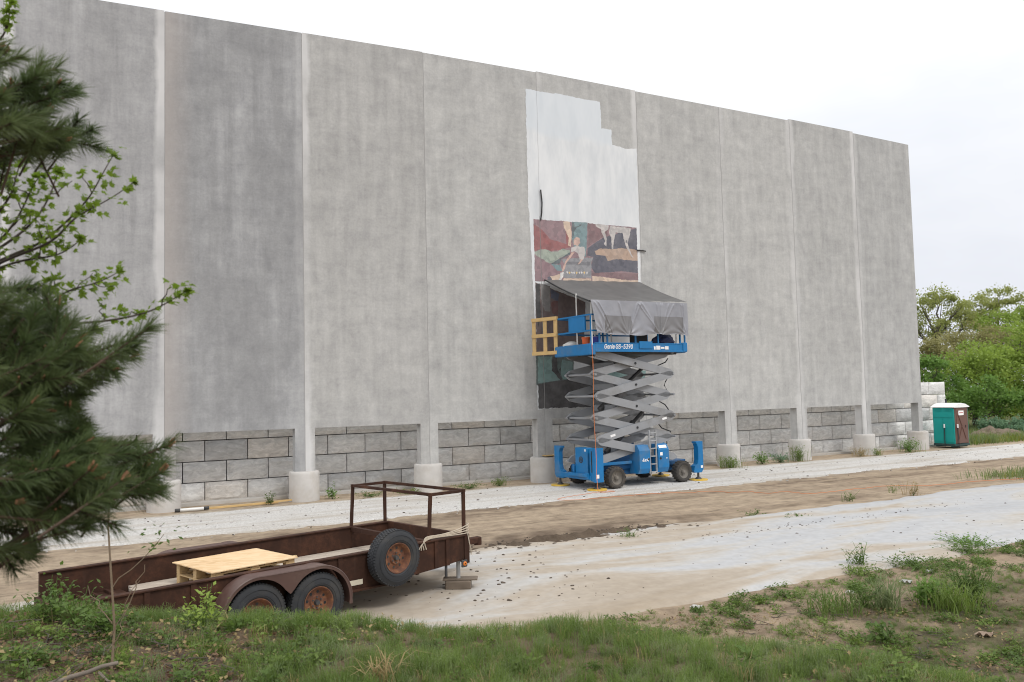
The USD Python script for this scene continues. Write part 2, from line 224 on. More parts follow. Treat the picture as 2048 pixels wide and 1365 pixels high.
# ------------------------------------------------------------------ the tall wall of concrete panels on round footings
def concrete(name, c, streak=0.16, dark=(0.30, 0.30, 0.31), dark_amt=0.5, pink=0.0, edge_l=0.0, edge_r=0.0, width=4.6, seed=0.0):
    """cast concrete: cloudy tone, vertical runs, horizontal trowel wisps, pale bloom beside the joints; uv = (along, height)"""
    c = np.array(c)
    return L(name, {'uv': ('texture_coordinate', {}), 'mv': ('mapping', {'scale': (2.6, 0.20, 1), 'location': (seed, seed * 2, 0)}), 'mh': ('mapping', {'scale': (0.8, 2.3, 1), 'location': (seed * 3, 0, seed)}), 'mc': ('mapping', {'scale': (0.5, 0.33, 1), 'location': (seed, 7, 1)}),
        'nv': ('noise_texture', {'scale': 1.0, 'detail': 7.0, 'roughness': 0.62, 'distortion': 0.4}), 'rv': ('rgb_ramp', {'ramp': [(0.36, c * (1 - streak)), (0.66, c * (1 + streak * 0.7))]}),
        'nh': ('noise_texture', {'scale': 1.0, 'detail': 9.0, 'roughness': 0.72, 'distortion': 0.4}), 'rh': ('rgb_ramp', {'ramp': [(0.32, (0.9, 0.9, 0.9)), (0.68, (1.08, 1.08, 1.07))]}), 'm': ('mix', {'mix_type': 'multiply', 'fac': 1.0}),
        'nc': ('noise_texture', {'scale': 1.0, 'detail': 6.0, 'roughness': 0.6}), 'rc': ('rgb_ramp', {'ramp': [(0.38, (0, 0, 0)), (0.62, (dark_amt,) * 3)]}), 'md': ('mix', {'color2': dark}),
        'sx': ('separate_xyz', {}), 'ne': ('noise_texture', {'scale': 0.28, 'detail': 8.0, 'roughness': 0.6}), 'wob': ('math', {'math_type': 'multiply_add', 'value2': 0.75, 'value3': -0.36}), 'xw': ('math', {'math_type': 'add'}),
        'el': ('map_range', {'from_min': 0.30, 'from_max': 0.16, 'to_min': 0.0, 'to_max': edge_l, 'clamp': True}), 'er': ('map_range', {'from_min': width - 0.30, 'from_max': width - 0.16, 'to_min': 0.0, 'to_max': edge_r, 'clamp': True}),
        'em0': ('math', {'math_type': 'maximum'}), 'mz': ('mapping', {'scale': (0.0, 0.16, 1), 'location': (seed * 5, seed * 1.7, 2)}), 'nz': ('noise_texture', {'scale': 1.0, 'detail': 4.0, 'roughness': 0.65}), 'rz': ('map_range', {'from_min': 0.38, 'from_max': 0.60, 'to_min': 0.06, 'to_max': 1.0, 'clamp': True}), 'em': ('math', {'math_type': 'multiply'}), 'me': ('mix', {'color2': (0.62, 0.615, 0.61)}),
        'pl': ('map_range', {'from_min': 0.9, 'from_max': 0.1, 'to_min': 0.0, 'to_max': pink, 'clamp': True}), 'mpk': ('mix', {'color2': (0.43, 0.385, 0.355)}),
        'mm_': ('mapping', {'scale': (1.9, 1.25, 1), 'location': (seed * 2, seed, 3)}), 'n6': ('noise_texture', {'scale': 1.0, 'detail': 12.0, 'roughness': 0.74, 'distortion': 0.35}), 'r6': ('rgb_ramp', {'ramp': [(0.3, (0.84, 0.84, 0.85)), (0.5, (1, 1, 1)), (0.7, (1.13, 1.13, 1.12))]}), 'm6': ('mix', {'mix_type': 'multiply', 'fac': 1.0}), 'n7': ('noise_texture', {'scale': 13.0, 'detail': 4.0, 'roughness': 0.7}), 'r7': ('rgb_ramp', {'ramp': [(0.3, (0.92, 0.92, 0.92)), (0.7, (1.06, 1.06, 1.06))]}), 'm7': ('mix', {'mix_type': 'multiply', 'fac': 1.0}),
        'n5': ('noise_texture', {'scale': 24.0, 'detail': 5.0}), 'b': ('bump', {'strength': 0.22, 'distance': 0.01}), 'p': ('principled_bsdf', {'roughness': 0.9, 'specular_ior_level': 0.25})},
        [('uv.UV', 'mv.vector'), ('uv.UV', 'mh.vector'), ('uv.UV', 'mc.vector'), ('mv.vector', 'nv.vector'), ('mh.vector', 'nh.vector'), ('mc.vector', 'nc.vector'), ('nv.fac', 'rv.fac'), ('nh.fac', 'rh.fac'), ('nc.fac', 'rc.fac'), ('rc.color', 'md.fac'), ('rv.color', 'md.color1'),
         ('md.color', 'm.color1'), ('rh.color', 'm.color2'), ('uv.UV', 'sx.vector'), ('uv.UV', 'ne.vector'), ('ne.fac', 'wob.value1'), ('sx.x', 'xw.value1'), ('wob.value', 'xw.value2'), ('xw.value', 'el.value'), ('xw.value', 'er.value'), ('xw.value', 'pl.value'), ('pl.result', 'mpk.fac'), ('uv.UV', 'mm_.vector'), ('mm_.vector', 'n6.vector'), ('n6.fac', 'r6.fac'), ('m.color', 'm6.color1'), ('r6.color', 'm6.color2'), ('uv.UV', 'n7.vector'), ('n7.fac', 'r7.fac'), ('m6.color', 'm7.color1'), ('r7.color', 'm7.color2'), ('m7.color', 'mpk.color1'), ('mpk.color', 'me.color1'),
         ('el.result', 'em0.value1'), ('er.result', 'em0.value2'), ('uv.UV', 'mz.vector'), ('mz.vector', 'nz.vector'), ('nz.fac', 'rz.value'), ('em0.value', 'em.value1'), ('rz.result', 'em.value2'), ('em.value', 'me.fac'), ('me.color', 'p.base_color'), ('uv.UV', 'n5.vector'), ('n5.fac', 'b.height'), ('b.normal', 'p.normal')])
wall = thing('concrete_wall', 'very tall grey concrete panel wall standing on short legs and round footings', 'wall', (0, 0, 0))
footing_m = paint('footing_concrete', (0.52, 0.50, 0.475), 0.9, 0.10, 2.2, (0.36, 0.30, 0.23), 0.5, 0.25)
seal_m = paint('joint_sealant', (0.36, 0.355, 0.35), 0.8, 0.1)
#        tone                  streak dark amt pink left right
PAN = [((0.37, 0.37, 0.375), .14, .5, 0, 0.5, 0.9), ((0.37, 0.37, 0.375), .16, .5, 0, 0.9, 0.85), ((0.335, 0.337, 0.343), .16, .9, .5, 0.0, 0.25), ((0.415, 0.41, 0.40), .10, .25, 0, 0.75, 0), ((0.437, 0.434, 0.424), .09, .15, 0, 0.05, 0.0),
       ((0.437, 0.434, 0.424), .08, .12, 0, 0.25, 0.75), ((0.437, 0.434, 0.424), .08, .12, 0, 0.05, 0.15), ((0.443, 0.44, 0.43), .08, .12, 0, 0.45, 0.55), ((0.42, 0.418, 0.41), .10, .25, 0, 0.5, 0.8), ((0.41, 0.41, 0.405), .10, .3, 0, 0.3, 0.1)]
LEG = 0.335
for i in range(10):
    a, b = WJ[i], WJ[i + 1]; d = b - a; W = float(np.linalg.norm(d)); d = d / W; nb = np.array([-d[1], d[0]])      # nb: to the back
    g = 0.011; top = ZT + [0, .02, 0, .01, -.01, .03, 0, .0, .07, .0][i]
    out = Polygon([(g, 1.06), (LEG, 1.06), (LEG, ZB), (W - LEG, ZB), (W - LEG, 1.06), (W - g, 1.06), (W - g, top), (g, top)])
    m = prism(out, 0, TH, 'xz')
    # chamfer-like relief: the front face is set back at the very edge
    v = m.vertices; loc = v.copy()
    wv = np.c_[a[0] + d[0] * v[:, 0] + nb[0] * v[:, 1], a[1] + d[1] * v[:, 0] + nb[1] * v[:, 1], v[:, 2]]
    tone, st, da, pk, el, er = PAN[i]
    mat = concrete('panel_concrete_%d' % i, tone, st, tuple(np.array(tone) * 0.78), da, pk, el, er, W, 3.7 * i + 1)
    obj('panel', trimesh.Trimesh(wv, m.faces, process=False), mat, wall, uv=np.c_[loc[:, 0] + 0.6 * (loc[:, 1] > 0.2), loc[:, 2]])
    if i:
        c = np.r_[a + nb * 0.022, 0]; t = np.r_[d, 0]
        obj('joint_sealant', bar(c + [0, 0, 1.1], c + [0, 0, ZT - .02], 0.03, 0.024, up=tuple(np.r_[nb, 0])), seal_m, wall)
fprof = [(0, 1.085), (0.44, 1.085), (0.487, 1.075), (0.507, 1.04), (0.51, 0.98), (0.512, -0.5)]
slot_m = paint('dark_form_slot', (0.16, 0.155, 0.15), 0.9)
for i in range(11):
    a = WJ[i]; d = (WJ[min(i + 1, 10)] - WJ[max(i - 1, 0)]); d = d / np.linalg.norm(d); nb = np.array([-d[1], d[0]])
    c = a + nb * 0.21 - (d * 0.17 if i == 10 else 0)
    m = lathe(fprof, 40, 'z'); dz = 0.02 * math.sin(i * 2.3); m.apply_translation([c[0], c[1], dz])
    fo = obj('footing', m, footing_m, wall, smooth=35)
    if i in (7, 8, 9):
        q = c + (0.55 * d - 0.83 * nb) * 0.513; obj('form_slot', bar([q[0], q[1], 0.25 + dz], [q[0], q[1], 0.93 + dz], 0.05, 0.02, up=(0.55 * d[0] - 0.83 * nb[0], 0.55 * d[1] - 0.83 * nb[1], 0)), slot_m, fo)
# ------------------------------------------------------------------ primer and unfinished mural on the sixth panel: flat paint, a few millimetres proud
PA, PB_ = WJ[5], WJ[6]; PD = (PB_ - PA) / np.linalg.norm(PB_ - PA); PN = np.array([PD[1], -PD[0]])
PD0 = (WJ[5] - WJ[4]) / np.linalg.norm(WJ[5] - WJ[4]); PN0 = np.array([PD0[1], -PD0[0]])
def on_wall(s, z, off):
    s = np.asarray(s, float); o = np.where((s < 0)[..., None], PA + PD0 * s[..., None] + PN0 * off, PA + PD * s[..., None] + PN * off)
    return np.c_[o, z]
def wall_paint(poly, off):
    out = []
    for part in (poly.intersection(sbox(-3, -1, -0.012, 20)), poly.intersection(sbox(0.012, -1, 9, 20))):
        for g in getattr(part, 'geoms', [part]):
            if g.is_empty or g.geom_type != 'Polygon' or g.area < 1e-4: continue
            v, f = trimesh.creation.triangulate_polygon(g, engine='earcut'); m = trimesh.Trimesh(on_wall(v[:, 0], v[:, 1], off), f, process=False)
            m.fix_normals() if False else None
            if len(m.faces) and (m.face_normals[:, :2] @ PN).mean() < 0: m.invert()
            out.append(m)
    return out
def wob(poly, amp, seed, step=0.12):
    if hasattr(poly, 'geoms'): poly = max(poly.geoms, key=lambda g: g.area)
    p = poly.segmentize(step); c = np.array(p.exterior.coords)[:-1]; dx = (fb(c[:, 0], c[:, 1], 3.0, seed) + fb(c[:, 0], c[:, 1], 11.0, seed + 2)) * amp * 1.6; dy = (fb(c[:, 0], c[:, 1], 3.0, seed + 5) + fb(c[:, 0], c[:, 1], 11.0, seed + 9)) * amp * 1.6
    return Polygon(np.c_[c[:, 0] + dx, c[:, 1] + dy]).buffer(0)
primer = wob(Polygon([(-0.5, 15.48), (0.05, 15.49), (1.47, 15.51), (2.52, 15.48), (3.07, 15.5), (3.11, 14.39), (3.59, 14.41), (3.64, 13.76), (4.29, 13.67), (4.9, 13.73), (4.9, 11.57), (4.9, 10.39), (4.87, 8.04), (4.3, 7.2), (4.3, 3.15), (-0.3, 2.89), (-0.32, 5.2), (-0.38, 7.93), (-0.49, 11.06)]), 0.05, 3, .06)
primer_m = L('white_primer', {'g': ('geometry', {}), 'mp': ('mapping', {'scale': (1.6, 1.6, 0.5)}), 'n': ('noise_texture', {'scale': 1.1, 'detail': 8.0, 'roughness': 0.65}), 'r': ('rgb_ramp', {'ramp': [(0.3, (0.55, 0.575, 0.595)), (0.55, (0.66, 0.675, 0.685)), (0.75, (0.72, 0.73, 0.735))]}),
    'sx': ('separate_xyz', {}), 'n2': ('noise_texture', {'scale': 0.8, 'detail': 4.0}), 'zz': ('math', {'math_type': 'add'}), 'mr': ('map_range', {'from_min': 14.15, 'from_max': 14.4, 'to_min': 0.0, 'to_max': 0.55, 'clamp': True}), 'm': ('mix', {'color2': (0.575, 0.625, 0.67)}),
    'p': ('principled_bsdf', {'roughness': 0.7, 'specular_ior_level': 0.3})},
    [('g.position', 'mp.vector'), ('mp.vector', 'n.vector'), ('n.fac', 'r.fac'), ('g.position', 'sx.vector'), ('g.position', 'n2.vector'), ('sx.z', 'zz.value1'), ('n2.fac', 'zz.value2'), ('zz.value', 'mr.value'), ('mr.result', 'm.fac'), ('r.color', 'm.color1'), ('m.color', 'p.base_color')])
PJ = on_wall(np.array([0.012, 0.012]), np.array([10.45, 15.47]), -0.006)
obj('white_primer', wall_paint(primer, 0.004) + [bar(PJ[0] - np.r_[PD * .012, 0], PJ[1] - np.r_[PD * .012, 0], 0.03, 0.004, up=(PN[0], PN[1], 0))], primer_m, wall, label='white primer coat painted on the panel above and around the mural')
MUR =  [["mauve",[[-0.28,10.32],[4.75,10.37],[4.74,8.02],[-0.29,7.88]]],["red",[[-0.28,10.14],[0.2,9.85],[0.43,9.57],[1.2,9.43],[1.2,10.33],[1.4,10.32],[1.42,9.3],[1.03,9.24],[0.75,9.14],[0.47,9.1],[0.31,9.16],[0.02,9.14],[-0.28,9.05]]],["mauve",[[-0.27,10.28],[1.2,10.35],[1.17,9.48],[0.46,9.59],[0.12,9.89]]],["cream",[[1.09,10.32],[1.4,10.33],[1.47,9.92],[1.42,9.35],[1.3,9.39],[1.33,9.68],[1.22,9.9],[1.11,10.09]]],["teal",[[1.51,10.35],[2.25,10.39],[2.18,9.33],[2.14,8.97],[1.92,9.0],[1.56,9.31],[1.49,9.69]]],["darkteal",[[1.51,10.33],[1.62,10.34],[1.64,10.17],[1.79,10.21],[1.99,10.32],[1.93,10.22],[1.73,10.14],[1.59,9.93],[1.54,9.69],[1.49,9.69]]],["navy",[[3.04,9.82],[4.75,10.34],[4.75,8.45],[3.94,8.49],[2.58,8.3],[2.39,8.55],[2.49,8.99],[2.2,9.04],[2.21,9.31],[2.63,9.6]]],["plum",[[2.28,10.37],[3.3,10.3],[3.22,9.98],[3.01,9.84],[2.27,9.41]]],["tan",[[2.58,9.23],[2.88,9.36],[3.5,9.36],[3.92,9.44],[4.71,9.42],[4.77,8.95],[4.35,8.97],[3.66,8.97],[3.21,8.86],[3.1,9.07],[2.67,9.09]]],["plum",[[2.38,8.31],[2.87,8.37],[3.88,8.41],[4.74,8.4],[4.75,8.16],[4.02,8.12],[2.87,8.22],[2.4,8.22]]],["cream",[[2.4,8.21],[2.87,8.2],[4.02,8.11],[4.75,8.14],[4.74,8.02],[2.42,7.93]]],["sage",[[-0.27,9.02],[0.02,9.14],[0.18,9.17],[0.47,9.09],[0.8,9.11],[1.0,9.24],[1.36,9.21],[1.36,9.09],[0.91,8.87],[0.62,8.65],[0.4,8.61],[0.08,8.76],[-0.23,8.9]]],["darkteal",[[-0.28,8.79],[0.08,8.73],[0.43,8.57],[0.85,8.8],[1.36,9.11],[1.38,9.02],[0.96,8.81],[0.9,8.64],[0.62,8.58],[0.35,8.57]]],["teal",[[0.48,8.57],[0.9,8.59],[1.0,8.34],[0.72,8.35]]],["mauve",[[-0.26,8.69],[0.35,8.56],[0.72,8.32],[0.91,8.24],[0.88,8.01],[-0.28,7.88]]],["grey",[[0.96,8.81],[2.49,8.96],[2.39,8.74],[2.37,8.11],[1.02,8.07],[1.0,8.27],[1.15,8.6],[1.01,8.71]]],["darkgrey",[[1.15,8.72],[2.34,8.78],[2.33,8.64],[1.15,8.6]]],["cream",[[1.04,8.05],[2.37,8.1],[2.36,7.95],[0.98,7.89]]],["cream",[[0.39,8.08],[0.88,8.22],[0.93,8.01],[0.52,7.9]]],["navy",[[0.28,8.05],[0.42,8.09],[0.52,7.99],[0.44,7.89],[0.3,7.91]]],["peach",[[1.54,9.62],[1.69,9.74],[1.83,9.71],[1.89,9.52],[1.76,9.4],[1.56,9.41]]],["pale",[[1.45,9.31],[1.7,9.39],[2.07,9.35],[2.12,9.13],[2.02,8.87],[1.83,8.85],[1.75,9.09],[1.58,9.17],[1.41,9.11]]],["peach",[[1.47,9.12],[1.58,9.12],[1.35,8.83],[1.15,8.6],[1.11,8.44],[1.0,8.3],[0.96,8.41],[1.15,8.72]]],["peach",[[1.88,8.86],[1.98,8.85],[1.82,8.66],[1.73,8.64]]],["white",[[0.89,8.26],[1.05,8.28],[1.02,8.11],[0.87,7.91],[0.76,7.91],[0.88,8.1]]],["pale",[[2.65,10.35],[3.33,10.35],[3.29,10.18],[3.11,10.07],[3.19,9.76],[3.16,9.44],[3.05,9.53],[3.1,9.7],[2.93,10.05],[2.91,10.17],[2.68,10.25]]],["pale",[[3.39,10.33],[4.14,10.34],[3.94,10.08],[3.66,10.08],[3.57,9.76],[3.51,9.36],[3.44,9.36],[3.44,9.77],[3.32,10.08]]],["pale",[[4.07,10.32],[4.44,10.31],[4.41,10.04],[4.26,9.68],[4.34,9.42],[4.54,9.06],[4.42,9.15],[4.19,9.48],[4.08,9.77],[4.0,10.06],[3.91,10.1]]],["darkgrey",[[4.17,9.8],[4.25,9.78],[4.21,9.68],[4.16,9.7]]],["white",[[1.16,8.29],[1.21,8.33],[1.25,8.28],[1.21,8.21]]],["ochre",[[1.28,8.29],[1.33,8.33],[1.37,8.29],[1.33,8.21]]],["white",[[1.4,8.3],[1.44,8.34],[1.49,8.29],[1.44,8.22]]],["white",[[1.51,8.31],[1.56,8.34],[1.6,8.3],[1.56,8.23]]],["ochre",[[1.63,8.31],[1.68,8.35],[1.72,8.3],[1.68,8.23]]],["white",[[1.75,8.32],[1.8,8.36],[1.84,8.31],[1.8,8.24]]],["white",[[1.87,8.32],[1.92,8.36],[1.96,8.32],[1.92,8.24]]],["ochre",[[1.99,8.33],[2.04,8.37],[2.08,8.32],[2.04,8.25]]],["white",[[2.11,8.33],[2.16,8.37],[2.2,8.33],[2.16,8.25]]],["darkplum",[[-0.27,7.83],[2.05,7.14],[1.88,4.9],[-0.31,4.9]]],["black",[[-0.25,7.75],[-0.09,7.8],[-0.06,6.5],[-0.19,6.04],[-0.28,6.72]]],["pattern",[[-0.04,7.8],[0.4,7.7],[0.37,6.7],[0.1,6.73],[-0.04,7.19]]],["darknavy",[[0.4,7.62],[0.8,7.41],[0.75,7.1],[0.43,7.24]]],["darkred",[[0.43,7.12],[0.75,7.13],[0.73,6.52],[0.46,6.66]]],["darkteals",[[-0.33,4.97],[1.41,4.98],[1.37,3.81],[-0.34,3.84]]],["black",[[0.42,4.95],[0.63,4.95],[0.66,4.43],[0.85,4.04],[0.75,4.02],[0.38,4.39]]],["black",[[0.92,4.69],[1.19,4.78],[0.81,4.43],[0.76,4.22],[0.71,4.43]]],["tealspeck",[[-0.23,4.95],[0.4,4.95],[0.38,4.39],[0.75,4.02],[-0.26,3.89]]],["tealspeck",[[0.88,4.82],[1.34,4.73],[1.32,4.04],[0.88,4.04],[0.76,4.34]]],["tealspeck",[[2.44,4.42],[5.0,4.35],[4.66,3.08],[2.18,3.15]]],["blackwash",[[-0.27,3.89],[1.47,4.08],[2.74,3.75],[5.13,3.25],[5.12,3.02],[2.17,2.93],[-0.27,2.93]]]]
MC = dict(mauve=(.235, .15, .165), red=(.245, .085, .085), cream=(.56, .43, .33), teal=(.155, .235, .25), darkteal=(.09, .115, .125), navy=(.088, .088, .115), plum=(.19, .112, .12), tan=(.385, .275, .21), sage=(.28, .32, .27), grey=(.235, .235, .25), darkgrey=(.15, .15, .165),
          peach=(.52, .35, .29), pale=(.46, .43, .415), white=(.62, .6, .58), ochre=(.6, .42, .16), darkplum=(.13, .09, .085), black=(.02, .02, .022), pattern=(.2, .19, .185), darknavy=(.07, .085, .14), darkred=(.13, .05, .045), darkteals=(.07, .105, .10), tealspeck=(.14, .24, .23), blackwash=(.03, .028, .03))
done = Polygon(); pieces = []
for k, (c, p) in reversed(list(enumerate(MUR))):
    pg = wob(Polygon(p).buffer(0), 0.045, 50 + k, 0.045); pg = pg.difference(done) if not done.is_empty else pg
    done = done.union(pg); pieces.append((c, pg))
vs, fs, cs = [], [], []; n = 0
for c, pg in pieces:
    for m in wall_paint(pg, 0.008):
        vs.append(m.vertices); fs.append(m.faces + n); n += len(m.vertices); cs.append(np.tile(MC[c], (len(m.vertices), 1)))
mural_m = L('mural_paint', {'a': ('attribute', {'attribute': 'tint'}), 'g': ('geometry', {}), 'v': ('voronoi_texture', {'scale': 7.5}), 'bw': ('rgb_to_bw', {}), 'r': ('rgb_ramp', {'ramp': [(0.15, (0.85, 0.85, 0.86)), (0.45, (1.05, 1.05, 1.05)), (0.85, (1.3, 1.28, 1.26))]}), 'm': ('mix', {'mix_type': 'multiply', 'fac': 0.85}),
    'n': ('noise_texture', {'scale': 2.0, 'detail': 8.0, 'roughness': 0.7}), 'r2': ('rgb_ramp', {'ramp': [(0.3, (0.05, 0.05, 0.05)), (0.7, (0.25, 0.25, 0.25))]}), 'm2': ('mix', {'color2': (0.42, 0.41, 0.40)}), 'p': ('principled_bsdf', {'roughness': 0.75, 'specular_ior_level': 0.3})},
    [('g.position', 'v.vector'), ('v.color', 'bw.color'), ('bw.val', 'r.fac'), ('a.color', 'm.color1'), ('r.color', 'm.color2'), ('g.position', 'n.vector'), ('n.fac', 'r2.fac'), ('r2.color', 'm2.fac'), ('m.color', 'm2.color1'), ('m2.color', 'p.base_color')])
obj('mural', trimesh.Trimesh(np.vstack(vs), np.vstack(fs), process=False), mural_m, wall, col=np.vstack(cs), label='unfinished mural in plum, teal and dark grey with pale horse legs')
black_m = paint('black_rubber_rod', (0.02, 0.02, 0.02), 0.5)
w3 = lambda s, z, off: on_wall(np.array([s]), np.array([z]), off)[0]
obj('black_rod', tube([w3(0.05, 11.5, .05), w3(0.085, 11.0, .07), w3(0.07, 10.6, .05), w3(0.03, 10.3, .03)], 0.028), black_m, label='thin black rod standing up the white paint above the mural', cat='rod')
obj('black_rod', tube([w3(4.72, 9.4, .03), w3(5.0, 9.4, .05), w3(5.16, 9.38, .06)], 0.028), black_m, label='short black rod sticking out sideways at the right edge of the mural', cat='rod')
# ------------------------------------------------------------------ retaining wall of large split-face blocks behind the legs
bw = thing('block_wall', 'low retaining wall of big grey split-face concrete blocks behind the legs', 'wall', (0, 0, 0))
rb = random.Random(4)
BM = []
for k, c in enumerate([(.65, .645, .63), (.62, .615, .60), (.70, .695, .68), (.50, .50, .495), (.66, .63, .59), (.64, .635, .625)]):
    BM.append(L('split_face_%d' % k, {'g': ('geometry', {}), 'mp': ('mapping', {'scale': (1, 1, 2.2)}), 'n': ('noise_texture', {'scale': 3.2, 'detail': 9.0, 'roughness': 0.66, 'distortion': 0.8}), 'r': ('rgb_ramp', {'ramp': [(0.28, np.array(c) * 0.72), (0.52, c), (0.75, np.array(c) * 1.32)]}),
        'sx': ('separate_xyz', {}), 'n2': ('noise_texture', {'scale': 1.4, 'detail': 5.0}), 'za': ('math', {'math_type': 'multiply_add', 'value2': -1.0}), 'mr': ('map_range', {'from_min': 0.05, 'from_max': -0.5, 'to_min': 0.0, 'to_max': 0.45, 'clamp': True}), 'm': ('mix', {'color2': (0.42, 0.32, 0.21)}),
        'b': ('bump', {'strength': 0.7, 'distance': 0.05}), 'p': ('principled_bsdf', {'roughness': 0.92, 'specular_ior_level': 0.2})},
        [('g.position', 'mp.vector'), ('mp.vector', 'n.vector'), ('n.fac', 'r.fac'), ('g.position', 'sx.vector'), ('g.position', 'n2.vector'), ('n2.fac', 'za.value1'), ('sx.z', 'za.value3'), ('za.value', 'mr.value'), ('mr.result', 'm.fac'), ('r.color', 'm.color1'), ('m.color', 'p.base_color'), ('n.fac', 'b.height'), ('b.normal', 'p.normal')]))
BW0, BH, BL, BZ = -1.45, 0.70, 1.41, 0.10
def block(s0, s1, z0, z1, w, seed, ridge=False):
    """one block: bevelled rim and a rough broken face (nine by five points), plain sides"""
    nu, nv = 9, 6; r = np.random.RandomState(seed); us, vv = np.linspace(0, 1, nu), np.linspace(0, 1, nv)
    U, V = np.meshgrid(us, vv, indexing='ij'); inset = 0.03
    S = s0 + (s1 - s0) * U; Z = z0 + (z1 - z0) * V; rim = np.minimum(np.minimum(U, 1 - U) * (s1 - s0), np.minimum(V, 1 - V) * (z1 - z0))
    D = w + np.where(rim < 1e-6, -0.05, 0.0) + ss(0, 0.12, rim) * (0.045 * r.rand(nu, nv) + 0.015)
    fx, fy = xy(S, D); front = np.stack([fx, fy, Z], -1).reshape(-1, 3)
    i, j = np.meshgrid(np.arange(nu - 1), np.arange(nv - 1), indexing='ij'); q = np.stack([i * nv + j, (i + 1) * nv + j, (i + 1) * nv + j + 1, i * nv + j + 1], -1).reshape(-1, 4)
    m = trimesh.Trimesh(front, np.vstack([q[:, [0, 1, 2]], q[:, [0, 2, 3]]]), process=False)
    if (m.face_normals[:, :2] @ WN).mean() < 0: m.invert()
    a = np.array(xy(s0, w - 0.05)); b = np.array(xy(s1, w - 0.05)); a2 = np.array(xy(s0, w - 0.95)); b2 = np.array(xy(s1, w - 0.95))
    v = np.array([[*a, z0], [*b, z0], [*b, z1], [*a, z1], [*a2, z0], [*b2, z0], [*b2, z1], [*a2, z1]])
    f = np.array([[3, 2, 6], [3, 6, 7], [0, 4, 5], [0, 5, 1], [1, 5, 6], [1, 6, 2], [0, 3, 7], [0, 7, 4], [4, 7, 6], [4, 6, 5]])
    return trimesh.util.concatenate([m, trimesh.Trimesh(v, f, process=False)])
SB_END = S_END + 4.1
for row in range(5):
    s = SB_END if row % 2 == 0 else SB_END
    first = BL * (1.0 if row % 2 == 0 else 0.5); k = 0
    while s > -9:
        s0 = s - (first if k == 0 else BL)
        if not (row == 4 and s < S_END - 4):
            kk = rb.choice([0, 0, 1, 1, 2, 2, 3, 4, 5, 5])
            obj('block', block(s0 + .016, s - .016, BZ + row * BH + .016, BZ + (row + 1) * BH - .014, BW0 + 0.012 * rb.random(), row * 100 + k), BM[kk], bw, smooth=28)
        s = s0; k += 1
m, uv = sheet(-9, SB_END + .1, BW0 - 0.2, BW0 + 0.42, 0.5, 0.3, 0, 0, 0, 0)
la, lb = np.array(xy(-9, BW0 - .1)), np.array(xy(SB_END + .1, BW0 - .1))
ld = WN * 0.2
obj('levelling_pad', bar(np.r_[la + ld, -0.12], np.r_[lb + ld, -0.12], 0.86, 0.62), paint('pad_concrete', (.46, .44, .41), .9, .12, 2.0, (.36, .29, .2), .6, .2), bw)
# ------------------------------------------------------------------ scissor lift; local x along its long side, y towards the wall, z up from the ground
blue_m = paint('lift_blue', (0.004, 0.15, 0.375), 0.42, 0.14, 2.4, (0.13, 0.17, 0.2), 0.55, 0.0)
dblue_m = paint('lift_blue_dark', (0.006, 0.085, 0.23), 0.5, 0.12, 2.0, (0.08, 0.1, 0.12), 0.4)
arm_m = paint('scissor_grey', (0.27, 0.28, 0.295), 0.45, 0.08, 1.2, (0.15, 0.135, 0.115), 0.7)
steel_m = paint('dark_steel', (0.05, 0.05, 0.052), 0.5, 0.2, 3.0)
rung_m = paint('ladder_grey', (0.33, 0.34, 0.35), 0.45, 0.1)
ltyre_m = paint('dusty_tyre', (0.045, 0.041, 0.037), 0.9, 0.25, 4.0, (0.17, 0.14, 0.11), 0.6, 0.3)
lrim_m = paint('dusty_rim', (0.17, 0.155, 0.135), 0.7, 0.2, 4.0, (0.22, 0.18, 0.13), 0.5)
decal_m = paint('white_decal', (0.78, 0.78, 0.78), 0.45, 0.03, 3.0, (0.6, 0.6, 0.6), 0.2)
decalb_m = paint('black_decal', (0.015, 0.017, 0.02), 0.5)
LO = (3.59, 29.72, float(gz(3.59, 29.72)) + 0.02); LR = math.radians(31.0)
lift = thing('scissor_lift', 'blue self-propelled scissor lift with grey arms, raised beside the mural', 'scissor lift', LO, LR)
def tyre_mesh(R=0.395, w=0.30):
    prof = [(R * .62, -w / 2 + .02), (R * .80, -w / 2), (R * .93, -w / 2 + .02), (R * .955, -w / 2 + .05), (R * .955, w / 2 - .05), (R * .93, w / 2 - .02), (R * .80, w / 2), (R * .62, w / 2 - .02)]
    ms = [lathe(prof, 40)]
    for k in range(20):
        for sgn in (-1, 1):
            a = (k + 0.5 * (sgn > 0)) / 20 * 2 * PI; b = cbx(-0.034, 0.034, 0.004, w / 2 - .004, R * .935 - 0, R * 1.0, 0.012) if sgn > 0 else cbx(-0.034, 0.034, -w / 2 + .004, -0.004, R * .935, R, 0.012)
            b.apply_transform(trimesh.transformations.rotation_matrix(a, [0, 1, 0])); ms.append(b)
    return tri(ms)
TYM = tyre_mesh()
